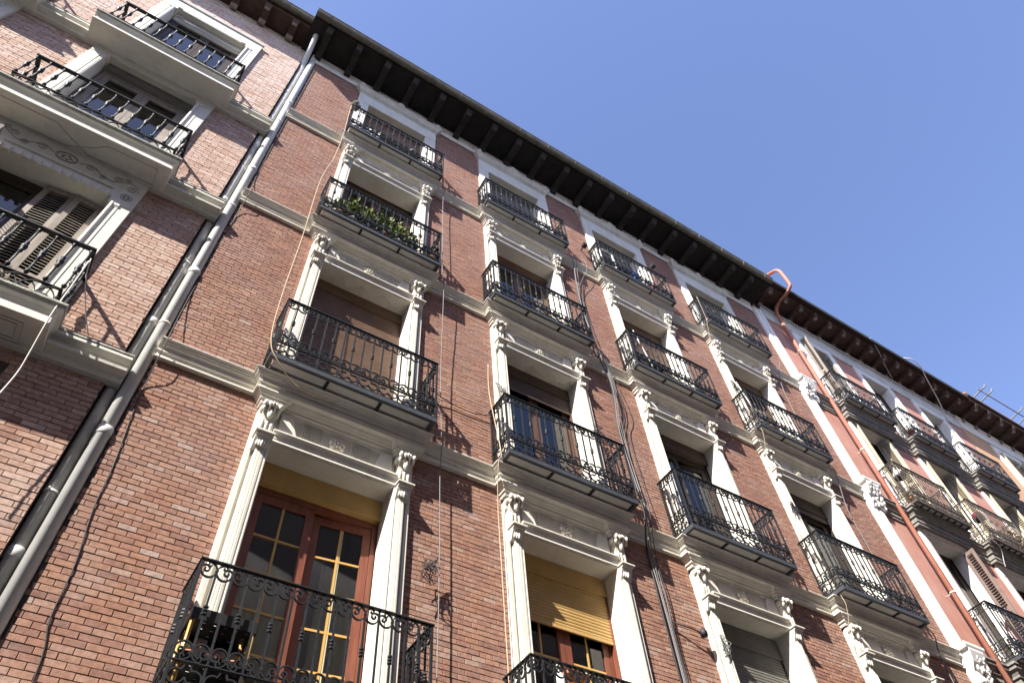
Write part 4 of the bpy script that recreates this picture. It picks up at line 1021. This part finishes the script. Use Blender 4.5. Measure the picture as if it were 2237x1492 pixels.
for k, (dx, r0, h) in enumerate([(.10, .055, .13), (.24, .045, .12), (.36, .06, .13), (.52, .05, .16), (.66, .055, .22)]):
    plant(['small terracotta pot, leftmost on the second column fourth-floor balcony', 'pale little pot beside the terracotta ones on the second column', 'terracotta pot in the middle of the five on the second column',
           'terracotta pot with a red flower on the second column', 'tallest terracotta pot, nearest the right corner of the second column balcony'][k], XC[1]+dx, -.29, z4, 40+k, 'white_pot' if k == 1 else 'terracotta', 'dry_leaf', 14, (.07, .05, .12), .035, r0, h)
plant('dry brown plant inside the lowest pale brick balcony', LX[0]+.43, -.33, LZS[3]+.002, 60, 'black_plastic', 'dry_leaf', 110, (.16, .08, .26), .045, .08, .10)
for k, (x, f) in enumerate([(RX[1]-.80, 5), (RX[1]-.02, 5), (RX[1]+.16, 5), (RX[1]+.34, 5)]):
    plant(['red pot at the left corner of the middle top pink balcony', 'orange pot left of the pair on the middle top pink balcony', 'orange pot in the cluster of the middle top pink balcony', 'red pot at the right of the cluster on the middle top pink balcony'][k],
          x, -.28, RZS[5]+.062, 70+k, 'terracotta', 'dry_leaf', 20, (.1, .07, .16), .05, .10, .24)
plant('grey leafed climber tumbling over the right pink balcony of the fourth floor', RX[1]+.55, -.34, RZS[4]+.062, 80, 'terracotta', 'dry_leaf', 420, (.40, .14, .50), .06, .09, .16)
plant('small plant on the left corner of the lowest pink balcony', RX[0]-.60, -.30, RZS[3]+.062, 81, 'terracotta', 'leaf_dark', 120, (.2, .1, .26), .05)
plant('plant with orange pots at the left end of the fourth-floor pink balcony', RX[0]-.72, -.28, RZS[4]+.062, 82, 'terracotta', 'dry_leaf', 60, (.14, .1, .2), .05, .09, .2)
# black perforated plant stand on the lowest balcony
z2 = ZS[2]+.067
st = tag(empty('plant_stand', None, (XC[0]-.68, -.22, z2)), 'black perforated plastic plant stand in the corner of the lowest balcony', 'plant stand')
def perforated(x0, x1, y0, y1, z, nx, ny, hole=.5):
    mb = MB(); dx, dy = (x1-x0)/nx, (y1-y0)/ny
    for i in range(nx):
        for j in range(ny):
            a, b = x0+i*dx, y0+j*dy; q = hole*dx*.5; q2 = hole*dy*.5; cx, cy = a+dx/2, b+dy/2
            o_ = [(a, b), (a+dx, b), (a+dx, b+dy), (a, b+dy)]; i_ = [(cx-q, cy-q2), (cx+q, cy-q2), (cx+q, cy+q2), (cx-q, cy+q2)]
            for z_ in (z, z+.012):
                mb.add([(p[0], p[1], z_) for p in o_+i_], [(k, (k+1) % 4, 4+(k+1) % 4, 4+k) for k in range(4)])
    mb.box(x0-.006, x0, y0, y1, z-.05, z+.04); mb.box(x1, x1+.006, y0, y1, z-.05, z+.04); mb.box(x0, x1, y0-.006, y0, z-.05, z+.04); mb.box(x0, x1, y1, y1+.006, z-.05, z+.04)
    return mb
sx0, sx1, sy0, sy1 = XC[0]-.95, XC[0]-.46, -.42, -.10
for zz in (z2+.62, z2+.28): obj('shelf', perforated(sx0, sx1, sy0, sy1, zz, 6, 4, .34).mesh('shelf', 'black_plastic'), st)
lg = MB().tube([(0, 0, 0), (0, 0, .66)], .016, 8).mesh('leg', 'gold_bar')
for a in (sx0+.02, sx1-.02):
    for b_ in (sy0+.02, sy1-.02): obj('leg', lg, st, (a, b_, z2))
for k in range(4):
    r0 = .042; x0 = sx0+.08+k*.11
    o = tag(obj('small_pot', pot_mb(r0, .085).mesh('small_pot', 'terracotta'), None, (x0, -.30, z2+.295)), ['small terracotta pot on the plant stand, nearest the corner', 'second small terracotta pot on the lower shelf of the plant stand', 'third small terracotta pot on the lower shelf of the plant stand', 'small terracotta pot on the plant stand, nearest the door'][k], 'pot', 'pots on the plant stand')
# second-column lowest balcony: bottles and a tray along the rail
for k, dx in enumerate((-.30, .02, .42)):
    tag(obj('white_bottle', MB().lathe([(.045, 0), (.05, .02), (.05, .20), (.03, .25), (.018, .27), (.018, .31), (.024, .31), (.024, .34), (.0, .34)], 0, 0, 10).mesh('white_bottle', 'white_pot'), None, (XC[1]+dx-.25, -.28, ZR[2]-.24)),
        ['white bottle nearest the left corner of the lowest second balcony', 'middle white bottle on the lowest second balcony', 'white bottle nearest the right of the lowest second balcony'][k], 'bottle', 'white bottles on the lowest second balcony')
sh = tag(empty('shelf_unit', None, (XC[1]-.25, -.20, z2)), 'slatted wooden shelf carrying white bottles on the lowest second balcony', 'shelf')
obj('board', MB().box(XC[1]-.72, XC[1]+.30, -.36, -.12, ZR[2]-.262, ZR[2]-.242).mesh('board', 'ochre_shutter'), sh)
for k in range(14): obj('slat', cached('shslat', lambda: MB().box(-.018, .018, -.008, .008, 0, ZR[2]-.262-z2).mesh('slat', 'cream_shutter')), sh, (XC[1]-.70+k*.075, -.34, z2))
tag(obj('tray', MB().extr_x([(-.10, 0), (-.08, -.02), (.08, -.02), (.10, 0), (.09, .008), (-.09, .008)], -.14, .14).mesh('tray', 'terracotta'), None, (XC[1]-.33, -.25, ZR[2]+.06), (R(8), 0, R(6))), 'reddish tray tilted among the bottles on the lowest second balcony', 'tray')
# cloths and clutter on the top balconies
def cloth(label, x, y, z, w_, h, mat, seed, name='cloth', rz=0, cat='cloth'):
    n = 12; r = random.Random(seed); ph = r.uniform(0, 6); vs = []; fs = []
    m_ = 8
    for i in range(n+1):
        for j in range(m_+1):
            u, v_ = i/n, j/m_
            vs.append(((u-.5)*w_, .02*math.sin(u*13+ph)*(.4+v_)+.01*math.sin(v_*7+u*5), -v_*h*(1+.06*math.sin(u*4+ph))))
    for i in range(n):
        for j in range(m_): fs.append((i*(m_+1)+j, (i+1)*(m_+1)+j, (i+1)*(m_+1)+j+1, i*(m_+1)+j+1))
    k = len(vs); vs += [(a, b+.004, c) for a, b, c in vs]; fs += [tuple(k+q for q in reversed(f)) for f in fs]
    return tag(obj(name, MB().add(vs, fs, True).mesh(name, mat), None, (x, y, z), (0, 0, rz)), label, cat, 'things hung out on the balconies')
zr5 = ZR[5]
cloth('blue cloth drying behind the third top balcony railing', XC[2]+.10, -.24, zr5-.28, .26, .34, 'blue_cloth', 1)
cloth('white cloth drying beside the blue one on the third top balcony', XC[2]+.28, -.22, zr5-.52, .42, .36, 'white_cloth', 2)
cloth('red cloth bundled low on the third top balcony', XC[2]+.56, -.27, zr5-.52, .28, .20, 'red_cloth', 3)
cloth('white sheet stuffed behind the left corner of the first top balcony', XC[0]-.80, -.25, zr5-.52, .34, .42, 'white_cloth', 4)
cloth('white cloth hanging behind the first top balcony railing', XC[0]-.50, -.16, zr5-.15, .34, .62, 'white_cloth', 5)
cloth('pale blue towel beside the door of the first top balcony', XC[0]-.22, -.02, zr5-.50, .20, .60, 'curtain', 6)
cloth('pink cloth behind the left corner of the fourth top balcony', XC[3]-.72, -.24, zr5-.62, .26, .34, 'pink_cloth', 7)
cloth('white washing on the left pink top balcony', RX[0]-.20, -.26, RZR[5]-.42, .55, .50, 'white_cloth', 8)
cloth('second white washing hung right of the first on the left pink top balcony', RX[0]+.38, -.28, RZR[5]-.45, .32, .45, 'white_cloth', 9)
cloth('yellow, green edged cloth on the lowest pink balcony', RX[0]-.30, -.30, RZR[3]-.25, .20, .62, 'yellow_cloth', 10, rz=R(70))
cloth('pale pink cloth beside the yellow one on the lowest pink balcony', RX[0]-.36, -.33, RZR[3]-.22, .22, .60, 'pink_cloth', 11, rz=R(60))
cloth('dark red cloth under the yellow one on the lowest pink balcony', RX[0]-.33, -.32, RZR[3]-.72, .26, .22, 'maroon_cloth', 12, rz=R(60))
cloth('white sign sheet at the left end of the lowest pink balcony', RX[0]-.66, -.36, RZR[3]-.55, .16, .50, 'white_cloth', 13, rz=R(70))
cloth('green cloth on the fourth-floor balcony of the fourth column', XC[3]-.56, -.25, ZR[4]-.75, .28, .22, 'green_cloth', 14)
an2 = tag(empty('metal_arch', None, (XC[2]-.55, -.2, zr5)), 'bent white tube arch standing behind the third top balcony', 'frame')
obj('tube', MB().tube(smooth_path([(XC[2]-.72, -.12, ZS[5]+.06), (XC[2]-.72, -.12, zr5+.10), (XC[2]-.66, -.12, zr5+.24), (XC[2]-.54, -.12, zr5+.28), (XC[2]-.42, -.12, zr5+.24), (XC[2]-.36, -.12, zr5+.10), (XC[2]-.36, -.12, ZS[5]+.06)], 5), .022, 8).mesh('tube', 'tube_white'), an2)
fig = MB(); rr = random.Random(33)
for i in range(22): fig.ball((XC[0]-.98+rr.gauss(0, .05), -.30+rr.gauss(0, .04), zr5+.03+abs(rr.gauss(.05, .08))), (.035+.02*rr.random(), .035, .035), 6, 4)
tag(obj('bundle', fig.mesh('bundle', 'grey_trim')), 'grey bundle tied on the top left corner of the first top balcony', 'bundle')
for lb, x, z in (('round white lamp hanging at the left end of the fourth-floor pink balcony', RX[0]-.52, RZR[4]-.10), ('round dark lamp hanging on the second fourth-floor pink balcony', RX[1]-.40, RZR[4]-.22)):
    e = tag(empty('globe_lamp', None, (x, -.25, z)), lb, 'lamp', 'lamps on the pink building')
    white = 'white' in lb
    obj('globe', MB().ball((x, -.25, z), (.13, .13, .13), 14, 9).mesh('globe', 'lamp_white' if white else 'maroon_cloth'), e)
    obj('cap', MB().lathe([(.134, z-.05), (.12, z-.10), (.06, z-.145), (.0, z-.15)], x, -.25, 14).mesh('cap', 'cable_black'), e)
    obj('stem', MB().tube([(x, -.25, z+.12), (x, -.25, z+.30), (x, .0, z+.32)], .01).mesh('stem', 'cable_black'), e)
# slender rods seen against the windows
for lb, p in {'thin white pole leaning behind the third column fourth-floor railing': [(XC[2]-.20, -.12, 11.9), (XC[2]-.42, -.05, 13.5)], 'thin white pole leaning behind the fourth column fourth-floor railing': [(XC[3]-.45, -.15, 11.9), (XC[3]-.55, -.03, 13.6)],
              'short white stick across the second top railing': [(XC[1]+.42, -.30, 15.55), (XC[1]+.52, -.30, 15.85)], 'short white stick across the first top railing': [(XC[0]+.18, -.30, 15.55), (XC[0]+.36, -.30, 15.88)]}.items():
    tag(obj('pole', MB().tube(p, .012, 6).mesh('pole', 'tube_white')), lb, 'pole', 'poles on the balconies')

# ================================================================== HOUSES ACROSS THE STREET (reflected light only)
tag(obj('facing_house_front', MB().box(-40, 50, -20, -9.7, 0, 18.6).mesh('facing_house_front', 'facing_render')), kind='structure')
